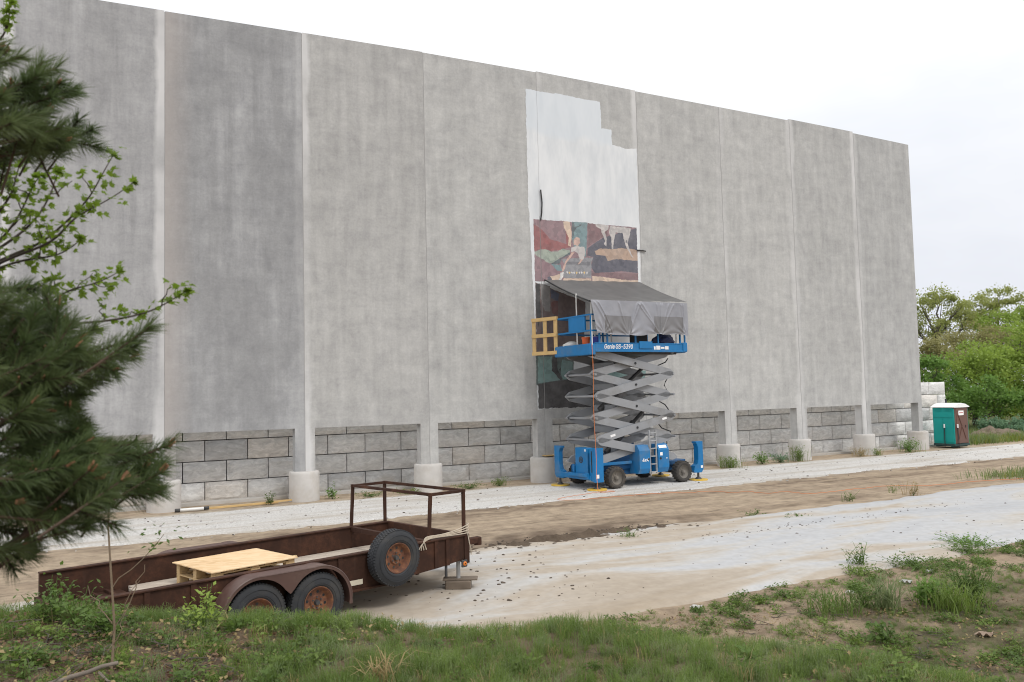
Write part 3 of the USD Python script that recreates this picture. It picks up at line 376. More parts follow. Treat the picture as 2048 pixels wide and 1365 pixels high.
for (wx, wy) in ((0, .15), (3.12, .15), (0, 2.35), (3.12, 2.35)):
    sg = -1 if wy < 1 else 1
    wh = obj('wheel', moved(lathe([(0.02, -.04), (.17, -.04), (.245, -.07), (.262, -.10), (.262, .09), (.02, .09)], 32), (wx, wy, .39)) if sg < 0 else moved(lathe([(0.02, -.09), (.262, -.09), (.262, .10), (.245, .07), (.17, .04), (.02, .04)], 32), (wx, wy, .39)), lrim_m, lift, smooth=40)
    obj('tyre', moved(TYM, (wx, wy, .39)), ltyre_m, wh, smooth=32)
    hub = [cyl((wx, wy + sg * .03, .39), (wx, wy + sg * .13, .39), .085, 16, .07), cyl((wx, wy + sg * .13, .39), (wx, wy + sg * .15, .39), .045, 12)] + [cyl((wx + .125 * math.cos(t), wy + sg * .035, .39 + .125 * math.sin(t)), (wx + .125 * math.cos(t), wy + sg * .065, .39 + .125 * math.sin(t)), .014, 6) for t in np.arange(8) * PI / 4]
    obj('hub', hub, lrim_m, wh, smooth=35)
# chassis
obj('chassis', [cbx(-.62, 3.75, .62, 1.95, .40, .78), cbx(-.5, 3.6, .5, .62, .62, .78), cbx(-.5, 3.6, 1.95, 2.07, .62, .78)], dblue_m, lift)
obj('axle', cyl((0, .3, .39), (0, 2.2, .39), .085), steel_m, lift, smooth=40); obj('axle', cyl((3.12, .3, .39), (3.12, 2.2, .39), .085), steel_m, lift, smooth=40)
obj('fender_bar', [cbx(-.45, .95, .34, .46, .80, .90), cbx(-.45, -.38, .30, .5, .62, .86)], blue_m, lift)
# side cabinets with chamfered top and bottom
def cabinet(x0, x1, y0, y1): return prism([(y0, .62), (y0 + .10, .44), (y1, .44), (y1, 1.46), (y0 + .13, 1.46), (y0, 1.26)], x0, x1, 'yz')
for (x0, x1, d0) in ((1.0, 1.49, -.02), (1.88, 2.38, -.02)):
    cb = obj('cabinet', cabinet(x0, x1, d0, .56), blue_m, lift)
    lx = x1 - .07 if x0 < 1.5 else x0 + .10
    obj('latch', cyl((lx, d0 - .012, .95), (lx, d0 + .01, .95), .045, 12), decalb_m, cb)
    if x0 > 1.5:
        obj('warning_decal', [bx(x0 + .08, x0 + .20, d0 - .004, d0 + .004, 1.05, 1.17)], decal_m, cb); obj('warning_decal', moved(bx(-.18, .18, -.003, .003, -.06, .06), (x0 + .25, d0 + .058, 1.365), rx=-.58), decal_m, cb)
        obj('warning_decal', [bx(x0 + .36, x0 + .42, d0 - .004, d0 + .004, .93, .96)], decal_m, cb)
    else:
        t = meshkit.text_mesh('4x4', .125, .006, bold=True); v = t.vertices; t = trimesh.Trimesh(np.c_[v[:, 0] + .22 * v[:, 1] + x0 + .10, d0 - .002 - v[:, 2], v[:, 1] + .87], t.faces[:, ::1], process=False)
        obj('lettering', t, decal_m, cb, label='white lettering 4x4')
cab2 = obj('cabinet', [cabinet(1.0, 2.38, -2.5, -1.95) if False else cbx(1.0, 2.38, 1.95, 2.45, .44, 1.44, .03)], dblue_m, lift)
# ladder between the cabinets
lad = obj('ladder', [cbx(1.515, 1.56, .02, .09, .42, 1.98), cbx(1.815, 1.86, .02, .09, .42, 1.98), bx(1.52, 1.85, .35, .37, .42, 1.46)], rung_m, lift)
for z in (.46, .74, 1.02, 1.30, 1.58, 1.86): obj('rung', cbx(1.56, 1.815, .0, .09, z, z + .035, .006), rung_m, lad)
# ends with outrigger towers
CP = [(0, 1.46), (0.42, 1.46), (0.42, 1.40), (0.36, 1.37), (0.30, 1.25), (0.30, .78), (0.36, .62), (0.52, .55), (0.60, .36), (0.55, .30), (0.10, .30), (0, .42)]
def cpoly(flip, at): return [((at - u) if flip else (at + u), z) for u, z in CP]
tw = obj('outrigger_tower', prism(cpoly(True, 2.5), -.97, -.80, 'yz'), blue_m, lift); obj('jack_cylinder', cyl((-.885, 2.27, .62), (-.885, 2.27, 1.36), .07), decalb_m, tw, smooth=40)
tw = obj('outrigger_tower', prism([(0.0, .28), (.26, .33), (.30, .40), (.30, 1.44), (0, 1.46)], -.97, -.60, 'yz'), blue_m, lift); obj('slot', cbx(-.985, -.96, .16, .20, .62, 1.36, .004), decalb_m, tw); obj('warning_decal', bx(-.93, -.80, -.005, .005, .42, .55), decal_m, tw)
tw = obj('outrigger_tower', prism([(u * -.8 + 4.12, z) for u, z in CP], .05, .28, 'xz'), blue_m, lift); obj('warning_decal', bx(3.99, 4.09, .045, .052, .46, .56), decal_m, tw)
tw = obj('outrigger_tower', prism([(u * -.8 + 4.12, z) for u, z in CP], 2.2, 2.43, 'xz'), blue_m, lift)
eb = obj('end_box', cbx(-.98, -.62, .42, 1.16, .46, 1.45, .02), blue_m, lift)
ring = trimesh.creation.annulus(.085, .115, .01, sections=24); ring.apply_transform(trimesh.transformations.rotation_matrix(PI / 2, [0, 1, 0])); ring.apply_translation([-.983, .80, 1.03])
obj('emblem', [ring, bx(-.987, -.979, .77, .83, .97, 1.09), bx(-.987, -.979, .735, .865, 1.015, 1.035)], decalb_m, eb, label='round black emblem'); obj('warning_decal', bx(-.984, -.978, .50, .58, 1.33, 1.41), decal_m, eb)
obj('end_beam', [cbx(-1.0, -.72, .2, 2.3, .34, .52, .02), cbx(-1.08, -.96, .36, 1.5, .44, .56, .015), cbx(-1.05, -.98, .3, .5, .38, .6, .01), cbx(-.9, -.78, 1.3, 1.42, .5, .8, .01), cyl((-1.03, 1.2, .60), (-1.03, 1.2, .86), .035)], blue_m, lift)
obj('end_beam', [cbx(3.72, 3.95, .2, 2.3, .34, .52, .02)], blue_m, lift)
for (ox, oy) in ((-.80, .14), (-.885, 2.27), (3.95, .16), (3.95, 2.3)):
    og = obj('outrigger_leg', cyl((ox, oy, .12), (ox, oy, .55), .042), steel_m, lift, smooth=40); obj('foot_disc', cyl((ox, oy, .055), (ox, oy, .13), .13, 18, .06), steel_m, og, smooth=40)
# five levels of scissor arms
def arm(xa, za, xb, zb, y, t=.10, h=.275):
    L_ = math.hypot(xb - xa, zb - za); a = math.atan2(zb - za, xb - xa)
    p = [(-.05, 0.03), (-.05, -.03), (.16, -h / 2), (L_ - .16, -h / 2), (L_ + .05, -.03), (L_ + .05, .03), (L_ - .16, h / 2), (.16, h / 2)]
    m = prism(p, y, y + t, 'xz'); m.apply_transform(trimesh.transformations.rotation_matrix(-a, [0, 1, 0])); m.apply_translation([xa, 0, za]); return m
XA, XB, LZ, LH = -.66, 2.94, .93, .775
for k in range(5):
    z0, z1 = LZ + k * LH, LZ + (k + 1) * LH; up = (k % 2 == 1)
    for yo, yi in ((.22, .36), (1.98, 1.84)):
        a = obj('scissor_arm', arm(XA, z0, XB, z1, yo) if up else arm(XA, z1, XB, z0, yo), arm_m, lift)
        if yo < 1:
            obj('pivot_pin', [cyl((1.14, yo - .025, (z0 + z1) / 2), (1.14, yo + .02, (z0 + z1) / 2), .042, 14)], decalb_m, a)
            if k == 1:
                for q in (.12, .86): obj('warning_decal', moved(bx(-.11, .11, -.003, .003, -.04, .04), (XA + q * 3.6 + .25 * (q < .5), yo - .002, z0 + (q + .07 * (q < .5)) * LH), ry=-.212), decal_m, a)
        obj('scissor_arm', arm(XA - .08, z1, XB - .08, z0, yi) if up else arm(XA - .08, z0, XB - .08, z1, yi), arm_m, lift)
    for xx in (XA, XB): obj('cross_shaft', cyl((xx, .2, z1), (xx, 2.1, z1), .042), arm_m, lift, smooth=40)
    obj('cross_shaft', cyl((1.14, .25, (z0 + z1) / 2), (1.14, 2.0, (z0 + z1) / 2), .07), steel_m, lift, smooth=40)
    obj('cross_brace', cbx(.35, .55, .5, 1.8, z0 + .22, z0 + .45, .02), arm_m, lift)
obj('lift_cylinder', [cyl((.2, .9, 1.2), (1.5, .9, 2.25), .11), cyl((1.5, .9, 2.25), (2.3, .9, 2.9), .065)], steel_m, lift, smooth=40)
obj('lift_cylinder', [cyl((.2, 1.2, 2.75), (1.5, 1.2, 3.7), .11), cyl((1.5, 1.2, 3.7), (2.4, 1.2, 4.35), .065)], steel_m, lift, smooth=40)
hs = np.array([[XB - .1, .5, z] for z in np.linspace(1.0, 4.6, 26)]); hs[:, 0] += .12 * np.sin(np.arange(26) * 1.3) - .35 * (np.arange(26) % 7 < 3)
obj('hydraulic_hose', tube(hs, .022), decalb_m, lift)
# platform
PZ = 4.84; PX0, PX1, PY1 = -.95, 3.42, 2.2
obj('deck', [bx(PX0 + .02, PX1 - .02, .03, PY1 - .03, PZ + .04, PZ + .10), cbx(-.2, 3.2, .3, 1.9, PZ - .10, PZ + .04)], steel_m, lift)
db = obj('deck_beam', [cbx(PX0 + .14, PX1 - .18, -.015, .06, PZ + .0, PZ + .27, .008), cbx(PX0 + .14, PX1 - .1, -.03, .09, PZ - .03, PZ + .035, .008), cbx(PX0 + .14, PX1 - .1, -.025, .07, PZ + .27, PZ + .30, .005)], blue_m, lift)
t = meshkit.text_mesh('Genie', .155, .006, bold=True); v = t.vertices; k0 = -.44
obj('lettering', trimesh.Trimesh(np.c_[v[:, 0] * .80 + .18 * v[:, 1] + k0, -.017 - v[:, 2], v[:, 1] + PZ + .085], t.faces, process=False), decal_m, db, label='white name lettering on the beam')
t = meshkit.text_mesh('GS-5390', .155, .006, bold=True); v = t.vertices
obj('lettering', trimesh.Trimesh(np.c_[v[:, 0] * .80 + .18 * v[:, 1] + k0 + .50, -.017 - v[:, 2], v[:, 1] + PZ + .085], t.faces, process=False), decal_m, db, label='white lettering GS-5390')
obj('warning_decal', [bx(1.84, 1.92, -.021, -.014, PZ + .06, PZ + .18), bx(1.95, 2.14, -.021, -.014, PZ + .06, PZ + .20), bx(2.17, 2.34, -.021, -.014, PZ + .09, PZ + .16), bx(2.37, 2.54, -.021, -.014, PZ + .07, PZ + .19)], decal_m, db)
obj('deck_beam', [cbx(PX0 + .1, PX1, PY1 - .06, PY1, PZ, PZ + .28)], blue_m, lift); obj('deck_beam', [cbx(PX1 - .10, PX1, -.02, PY1, PZ - .05, PZ + .30, .03), cbx(PX1 - .18, PX1 + .03, -.05, .10, PZ - .02, PZ + .33, .02)], blue_m, lift)
obj('extension_deck', [cbx(PX0 - .10, PX0 + .16, -.02, PY1, PZ - .13, PZ + .26, .025)], blue_m, lift, label='blue end box of the sliding extension deck')
# guard rails: left end open to view, near side mostly behind the tarpaulin
def rl(*pts): return [bar(pts[i], pts[i + 1], .055, .055) for i in range(len(pts) - 1)]
RT = PZ + 1.28
obj('guard_rail', rl((PX0, 0, RT), (PX0, PY1, RT)) + rl((PX0, 0, PZ + .72), (PX0, PY1, PZ + .72)), blue_m, lift, label='end guard rail')
obj('guard_rail', rl((PX0, PY1, RT), (PX1, PY1, RT)) + rl((PX0, PY1, PZ + .72), (PX1, PY1, PZ + .72)), blue_m, lift); obj('guard_rail', rl((PX0, 0, RT), (PX1, 0, RT)) + rl((PX0, .0, PZ + .72), (PX1, .0, PZ + .72)), blue_m, lift); obj('guard_rail', rl((PX1, 0, RT), (PX1, PY1, RT)), blue_m, lift)
for (px_, py_) in ((PX0, .02), (PX0, 2.18), (PX0 + .35, .02), (PX0 + .70, .02), (1.02, .02), (2.08, .02), (3.15, .02), (3.38, .02), (3.38, 2.18), (1.2, 2.18)):
    obj('rail_post', bar((px_, py_, PZ + .1), (px_, py_, RT), .05, .05, up=(1, 0, 0)), blue_m, lift)
obj('control_panel', cbx(PX0 - .03, PX0 + .04, .35, 1.35, PZ + .74, PZ + 1.25, .01), blue_m, lift, label='blue sheet panel on the end rail')
obj('gate_post', rl((1.18, 0.0, PZ + .36), (1.18, 0, RT - .03)), blue_m, lift); obj('gate_post', rl((1.72, 0, PZ + .36), (1.72, 0, RT - .03)), blue_m, lift); obj('gate_plate', bx(1.15, 1.75, -.045, -.03, PZ + .10, PZ + .36), blue_m, lift)
cable_m = paint('white_pvc', (0.66, 0.66, 0.64), 0.45)
def lpt(x, y, z):
    c, s = math.cos(LR), math.sin(LR); return np.array([LO[0] + c * x - s * y, LO[1] + s * x + c * y, LO[2] + z])
def top_obj(name, mesh, mat, label, cat, loc, rz, **k):
    t = thing(name, label, cat, loc, rz, k.pop('group', None)); return t
# ---- what hangs on or stands in the platform
def tarpm(name, c0, c1, rough): return L(name, {'g': ('geometry', {}), 'n': ('noise_texture', {'scale': 2.0, 'detail': 6.0}), 'r': ('rgb_ramp', {'ramp': [(0.3, c0), (0.7, c1)]}), 'n2': ('noise_texture', {'scale': 9.0, 'detail': 5.0}), 'b': ('bump', {'strength': 0.35, 'distance': 0.03}),
    'p': ('principled_bsdf', {'roughness': rough, 'specular_ior_level': 0.45}), 't': ('translucent_bsdf', {}), 'mx': ('mix_closure', {'fac': 0.12})},
    [('g.position', 'n.vector'), ('n.fac', 'r.fac'), ('r.color', 'p.base_color'), ('r.color', 't.color'), ('g.position', 'n2.vector'), ('n2.fac', 'b.height'), ('b.normal', 'p.normal'), ('p.BSDF', 'mx.closure1'), ('t.BSDF', 'mx.closure2')], surface='mx.closure')
tarp_m = tarpm('grey_tarpaulin', (0.27, 0.275, 0.305), (0.34, 0.345, 0.375), .4); roof_m = tarpm('dark_grey_tarpaulin', (0.115, 0.113, 0.112), (0.145, 0.142, 0.14), .5)  # same cloth in two tones: backlight painted into the front, roof kept darker
tarp2_m = paint('dark_tarpaulin', (0.175, 0.172, 0.178), 0.45, .08, 3.0, (.2, .2, .2), .1)  # darker tone painting the shade of the rails behind the cloth
tarp = thing('tarpaulin_shelter', 'grey tarpaulin roof and wrinkled front sheet draped over the lift platform', 'tarpaulin', LO, LR)
EZ, EY = 6.62, -.13
def roofpt(u, v):       # u 0..1 left to right, v 0 wall .. 1 eave
    xw = -.42 + 4.72 * u; xe = -1.08 + 4.5 * u; x = xw + (xe - xw) * v; yw = 3.62; y = yw + (EY - yw) * v
    z = (7.82 + .14 * u) + (EZ - 7.85 - .04 * u) * v - .16 * np.sin(PI * v) * np.sin(PI * u) ** .7 - .05 * np.sin(PI * v) + .012 * np.sin(x * 9 + v * 3) * np.sin(PI * u)
    return np.stack([x, y, z], -1)
def gridmesh(P, th=0.0):
    n, k, _ = P.shape; i, j = np.meshgrid(np.arange(n - 1), np.arange(k - 1), indexing='ij'); q = np.stack([i * k + j, i * k + j + 1, (i + 1) * k + j + 1, (i + 1) * k + j], -1).reshape(-1, 4)
    return trimesh.Trimesh(P.reshape(-1, 3), np.vstack([q[:, [0, 1, 2]], q[:, [0, 2, 3]]]), process=False)
uu, vv = np.meshgrid(np.linspace(0, 1, 70), np.linspace(0, 1, 50), indexing='ij')
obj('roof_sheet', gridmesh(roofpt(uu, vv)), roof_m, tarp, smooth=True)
obj('edge_pole', [tube([roofpt(np.array(0.0), np.array(q)) - [0, 0, .02] for q in np.linspace(-.02, 1, 8)], .028)], decalb_m, tarp, label='dark pole along the left roof edge')
def front(u, v):        # v 0 eave .. 1 hem; folds run from the tied hem points up to the eave
    x = -1.06 + 4.46 * u + .22 * v * (1 - u) ** 8
    hem = 5.42 + .03 * np.sin(u * 9 + 1) + .02 * np.sin(u * 23); z = EZ + .02 * u + (hem - EZ) * v
    d = np.zeros_like(u)
    ties = [(.10, 1.0), (.36, 1.02), (.68, 1.02), (.985, 1.0)]
    for q, (tu, tv) in enumerate(ties):
        ang = np.arctan2((u - tu) * 3.6, tv - v + .02); rad = np.hypot((u - tu) * 3.6, tv - v)
        d += .022 * np.exp(-(rad / .5) ** 2) * np.sin(ang * 13 + q * 2.1) * ss(.02, .25, rad)
    for tu, u1, wd_ in ((.36, .50, .010), (.36, .47, .007), (.36, .27, .009), (.68, .50, .011), (.68, .46, .008), (.69, .71, .006), (.69, .73, .006), (.68, .665, .007), (.70, .86, .009), (.70, .80, .008), (.17, .02, .012), (.20, .06, .008), (.96, .93, .006), (.97, .955, .005)):      # long straight folds
        c = tu + (u1 - tu) * (1 - v); d += .034 * np.exp(-((u - c) / wd_) ** 2) * ss(0, .10, v) * (1 - .3 * v)
    d += .003 * np.sin(u * 90 + 5 * np.sin(v * 3 + u * 9)) * v + .03 * np.sin(PI * v) * np.sin(u * 12 + .6)
    return np.stack([x, EY - .03 - d - .02 * v, z], -1)
u2, v2 = np.meshgrid(np.linspace(0, 1, 260), np.linspace(0, 1, 60), indexing='ij')
obj('front_sheet', gridmesh(front(u2, v2)), tarp_m, tarp, smooth=True)
for (a, b) in ((.11, .40), (.63, .945)):  # rail silhouettes painted just in front of the sheet, no second cloth layer
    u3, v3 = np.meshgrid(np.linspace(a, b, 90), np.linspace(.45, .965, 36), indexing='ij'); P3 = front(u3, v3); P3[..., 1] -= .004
    obj('darker_panel', gridmesh(P3), tarp2_m, tarp, smooth=True, label='shade of the rails painted as a darker lower patch on the front sheet')
for (x, y, z1) in ((-.92, .9, 6.95), (-.93, .0, 6.55)): obj('support_pole', cyl((x, y, PZ + .2), (x, y, z1), .024), cable_m, tarp, smooth=40, label='white tent pole')
for (xa, xb) in ((-.62, -.5), (.25, .05), (2.62, 2.6), (3.24, 3.24)): obj('support_pole', cyl((xa, .35, PZ + .12), (xb, .3, 5.9), .026), cable_m, tarp, smooth=40)
def bucket(label, c, loc):
    t = thing('bucket', label, 'bucket', loc); obj('body', lathe([(0.02, 0), (.125, 0), (.15, .36), (.158, .36), (.158, .31), (.149, .31)], 24, 'z'), paint('bucket_' + label.split()[0], c, .4, .05), t, smooth=35); obj('handle', tube([(.155 * math.cos(a), -.155 * abs(math.sin(a)) * .5, .32 - .1 * math.sin(a)) for a in np.linspace(0, PI, 12)], .005, 5), cable_m, t)
bucket('orange plastic bucket standing at the open end of the lift platform', (.62, .11, .025), lpt(-.74, .62, PZ + .16)); bucket('blue plastic bucket beside the orange one on the lift platform', (.015, .03, .25), lpt(-.55, .25, PZ + .16))
sheetp = thing('plastic_bag', 'crumpled white plastic bag on the lift platform behind the end box', 'bag', lpt(-.78, 1.5, PZ + .12))
mm = trimesh.creation.icosphere(2, .2); mm.vertices *= (1 + .5 * (meshkit.fbm(mm.vertices * 9 + 40, 3)[:, None] - .5)) * [1.4, 1.0, .7]; mm.apply_translation([0, 0, .16]); obj('body', mm, cable_m, sheetp, smooth=True)
bag = thing('dark_blue_sheet', 'dark blue sheet bundled on the platform at the right below the tarpaulin', 'sheet', lpt(2.7, .45, PZ + .12), LR)
mm = trimesh.creation.icosphere(3, .3); mm.vertices *= (1 + .7 * (meshkit.fbm(mm.vertices * 7 + 40, 4)[:, None] - .5)) * [1.7, .8, 1.0]; mm.apply_translation([0, 0, .26]); obj('body', mm, paint('navy_cloth', (.012, .022, .085), .6, .2, 8), bag, smooth=True)
tool = thing('tool_cabinet', 'black tool cabinet on the platform behind the gate', 'cabinet', lpt(1.45, .5, PZ + .1), LR); obj('body', cbx(0, .55, 0, .4, 0, .62, .02), decalb_m, tool); obj('lid', cbx(-.01, .56, -.01, .41, .62, .66, .01), steel_m, tool)
# yellow timber frame hung on the wall end of the platform
ply_m = paint('yellow_timber', (.56, .385, .17), .7, .12, 3, (.4, .27, .12), .3, .1)
fr = thing('wooden_gate', 'yellow timber gate of four openings fixed to the left end of the platform', 'gate', lpt(-.98, 2.05, 4.83), LR + math.radians(105))
for x in (0, .52, 1.08): obj('upright', cbx(x, x + .17, 0, .04, 0, 1.40, .005), ply_m, fr)
for z in (0, .66, 1.27): obj('crossbar', cbx(0, 1.25, .042, .075, z, z + .13, .005), ply_m, fr)
for z in (0, .66, 1.27): obj('crossbar', cbx(0, 1.25, -.035, -.002, z, z + .13, .005), ply_m, fr)
# yellow pads below the outrigger feet
pad_m = paint('yellow_pad', (.62, .40, .05), .6, .12, 4, (.4, .33, .2), .5)
pm = lathe([(0.01, 0), (.34, 0), (.35, .012), (.35, .035), (.34, .05), (.01, .05)], 28, 'z')
for (ox, oy, lb) in ((-.80, .14, 'yellow round outrigger pad with the orange cord lying on it'), (-.885, 2.27, 'yellow outrigger pad by the footing left of the scissor lift'), (3.95, .16, 'yellow outrigger pad at the right front of the scissor lift'), (3.95, 2.3, 'yellow outrigger pad seen behind the right wheel of the scissor lift')):
    p = lpt(ox, oy, 0); t = thing('outrigger_pad', lb, 'pad', (p[0], p[1], float(gz(p[0], p[1])) + .018), 0, 'yellow pads under the lift'); obj('disc', pm, pad_m, t, smooth=35); obj('rope_handle', tube([(.34 * math.cos(a), .34 * math.sin(a), .03) for a in np.linspace(.2, .2 + .5, 5)] , .012, 5), decal_m, t)
# orange cord: hangs from the platform edge, loops on the ground and runs off along the yard
cord_m = paint('orange_cord', (.62, .17, .035), .5)
def onground(p, dz=.03): return np.c_[p[:, 0], p[:, 1], gz(p[:, 0], p[:, 1]) + dz]
a = lpt(-.99, -.06, PZ + .25); b = lpt(-.99, -.10, .5)
cp = [a + (b - a) * q + np.array([.015 * math.sin(q * 9), 0, 0]) for q in np.linspace(0, 1, 16)]
c0 = lpt(-1.1, -.28, 0); g1 = np.array([[c0[0] + .02, c0[1] - .02], [c0[0] + .35, c0[1] - .15], [c0[0] + .6, c0[1] + .1], [c0[0] + .3, c0[1] + .15], [c0[0] - .4, c0[1] - .5], [c0[0] - 1.4, c0[1] - 1.6], [c0[0] - .9, c0[1] - 2.1], [c0[0] + 1.0, c0[1] - 1.4], [c0[0] + 3.0, c0[1] - 1.2], [c0[0] + 4.6, c0[1] - 2.4], [8.9, 25.4], [12.0, 26.0], [15.0, 26.3], [19.0, 28.2], [24, 30.5]])
from scipy.interpolate import CubicSpline
tt = np.arange(len(g1)); gg = CubicSpline(tt, g1)(np.linspace(0, len(g1) - 1, 160))
obj('extension_cord', [tube(cp + list(onground(gg[:1], .06)), .0105, 6), tube(onground(gg, .03), .007, 6)], cord_m, smooth=60, label='orange extension cord hanging from the lift platform and trailing across the yard', cat='cord')
bd = WJ[5]; t = thing('plywood_offcut', 'tan plywood offcut lying on the footing beside the scissor lift', 'board', (bd[0] - .05, bd[1] - .13, 1.11), .5); obj('board', cbx(-.05, .5, -.16, .12, 0, .03, .004), ply_m, t)
# ------------------------------------------------------------------ rusty tandem trailer; local x forward (to the tongue), y to the far side, z up from the ground
rust_m = L('rusty_brown_steel', {'g': ('geometry', {}), 'n': ('noise_texture', {'scale': 3.0, 'detail': 11.0, 'roughness': 0.75}), 'r': ('rgb_ramp', {'ramp': [(0.25, (0.026, 0.012, 0.008)), (0.48, (0.042, 0.019, 0.012)), (0.62, (0.072, 0.031, 0.018)), (0.78, (0.14, 0.07, 0.04))]}),
    'mp': ('mapping', {'scale': (8, 8, .7)}), 'n2': ('noise_texture', {'scale': 1.2, 'detail': 5.0}), 'r2': ('rgb_ramp', {'ramp': [(0.6, (0, 0, 0)), (0.8, (0.5, 0.5, 0.5))]}), 'm': ('mix', {'color2': (0.07, 0.043, 0.032)}), 'n3': ('noise_texture', {'scale': 45.0, 'detail': 4.0}), 'b': ('bump', {'strength': 0.2, 'distance': 0.01}), 'p': ('principled_bsdf', {'roughness': 0.72, 'specular_ior_level': 0.22})},
    [('g.position', 'n.vector'), ('n.fac', 'r.fac'), ('g.position', 'mp.vector'), ('mp.vector', 'n2.vector'), ('n2.fac', 'r2.fac'), ('r2.color', 'm.fac'), ('r.color', 'm.color1'), ('m.color', 'p.base_color'), ('g.position', 'n3.vector'), ('n3.fac', 'b.height'), ('b.normal', 'p.normal')])
fend_m = paint('worn_maroon_fender', (0.082, 0.045, 0.037), 0.42, .15, 3, (.2, .15, .12), .4)
rimr_m = L('rusty_rim', {'g': ('geometry', {}), 'n': ('noise_texture', {'scale': 9.0, 'detail': 8.0, 'roughness': 0.7}), 'r': ('rgb_ramp', {'ramp': [(0.3, (0.07, 0.034, 0.024)), (0.48, (0.15, 0.062, 0.035)), (0.62, (0.24, 0.105, 0.045)), (0.78, (0.34, 0.26, 0.2))]}), 'p': ('principled_bsdf', {'roughness': 0.75})}, [('g.position', 'n.vector'), ('n.fac', 'r.fac'), ('r.color', 'p.base_color')])
tyre_m = paint('grey_black_tyre', (0.024, 0.026, 0.030), 0.75, .2, 5, (.11, .095, .075), .4, .1)
plank_m = L('weathered_plank', {'g': ('geometry', {}), 'mp': ('mapping', {'rotation': (0, 0, -0.76), 'scale': (1, 14, 1)}), 'n': ('noise_texture', {'scale': 2.0, 'detail': 7.0, 'roughness': 0.65}), 'r': ('rgb_ramp', {'ramp': [(0.3, (0.30, 0.25, 0.20)), (0.55, (0.46, 0.40, 0.335)), (0.75, (0.56, 0.50, 0.43))]}), 'p': ('principled_bsdf', {'roughness': 0.85})}, [('g.position', 'mp.vector'), ('mp.vector', 'n.vector'), ('n.fac', 'r.fac'), ('r.color', 'p.base_color')])
TA = math.radians(43.5); TC = np.array([-.77, 13.35]); ua = np.array([math.cos(TA), math.sin(TA)]); va = np.array([-ua[1], ua[0]])
TZ = 0.50
trailer = thing('flatbed_trailer', 'rust-brown tandem axle trailer with low sides parked behind the grass bank', 'trailer', (TC[0], TC[1], TZ), TA)
RZ, FZ = .87, .53      # rim and floor above the trailer's ground
def tpt(x, y, z): p = TC + ua * x + va * y; return np.array([p[0], p[1], TZ + z])
LT, WT = 5.5, 2.2
side = [(-.02, .52), (-.02, RZ), (-LT, RZ), (-LT, .40), (-1.55, .40), (-.55, .46)]
for y0 in (0.0, WT - .05):
    sp = obj('side_beam', prism(side, y0, y0 + .05, 'xz'), rust_m, trailer)
    obj('top_flange', cbx(-LT, 0, y0 - .03, y0 + .08, RZ, RZ + .022, .004), rust_m, sp)
    sgn = -1 if y0 < 1 else 1; yo = -.022 if y0 < 1 else WT
    for x in (-.03, -.40, -.62, -1.6, -2.3, -4.35, -4.9): obj('stake', cbx(x - .05, x + .02, yo, yo + .022, .47, RZ - .001, .004), rust_m, sp)
    obj('bottom_flange', cbx(-LT, -1.5, yo - .02, yo + .04, .37, .40, .004), rust_m, sp)
obj('front_beam', [cbx(-.02, .04, 0, WT, .44, RZ + .02, .006)], rust_m, trailer); obj('rear_beam', cbx(-LT - .05, -LT, 0, WT, .38, .58, .006), rust_m, trailer)
rp = random.Random(3)
for k in range(12):
    y0 = .06 + k * .174; z = FZ + rp.uniform(-.006, .006); obj('floor_plank', cbx(-LT + 1.05 + rp.uniform(0, .1), -.05, y0, y0 + .166, z - .04, z, .005), plank_m, trailer)
obj('tail_deck', [cbx(-LT, -LT + 1.0, .06, WT - .06, FZ - .06, FZ - .02, .004)] + [cbx(-LT + .02 + i * .19, -LT + .06 + i * .19, .08, WT - .08, FZ - .02, FZ + .02, .004) for i in range(5)], rust_m, trailer)
obj('cross_member', [cbx(-x - .06, -x, .06, WT - .06, .40, .48) for x in (.9, 1.7, 2.5, 3.3, 4.1, 4.9)], rust_m, trailer, kind='stuff')
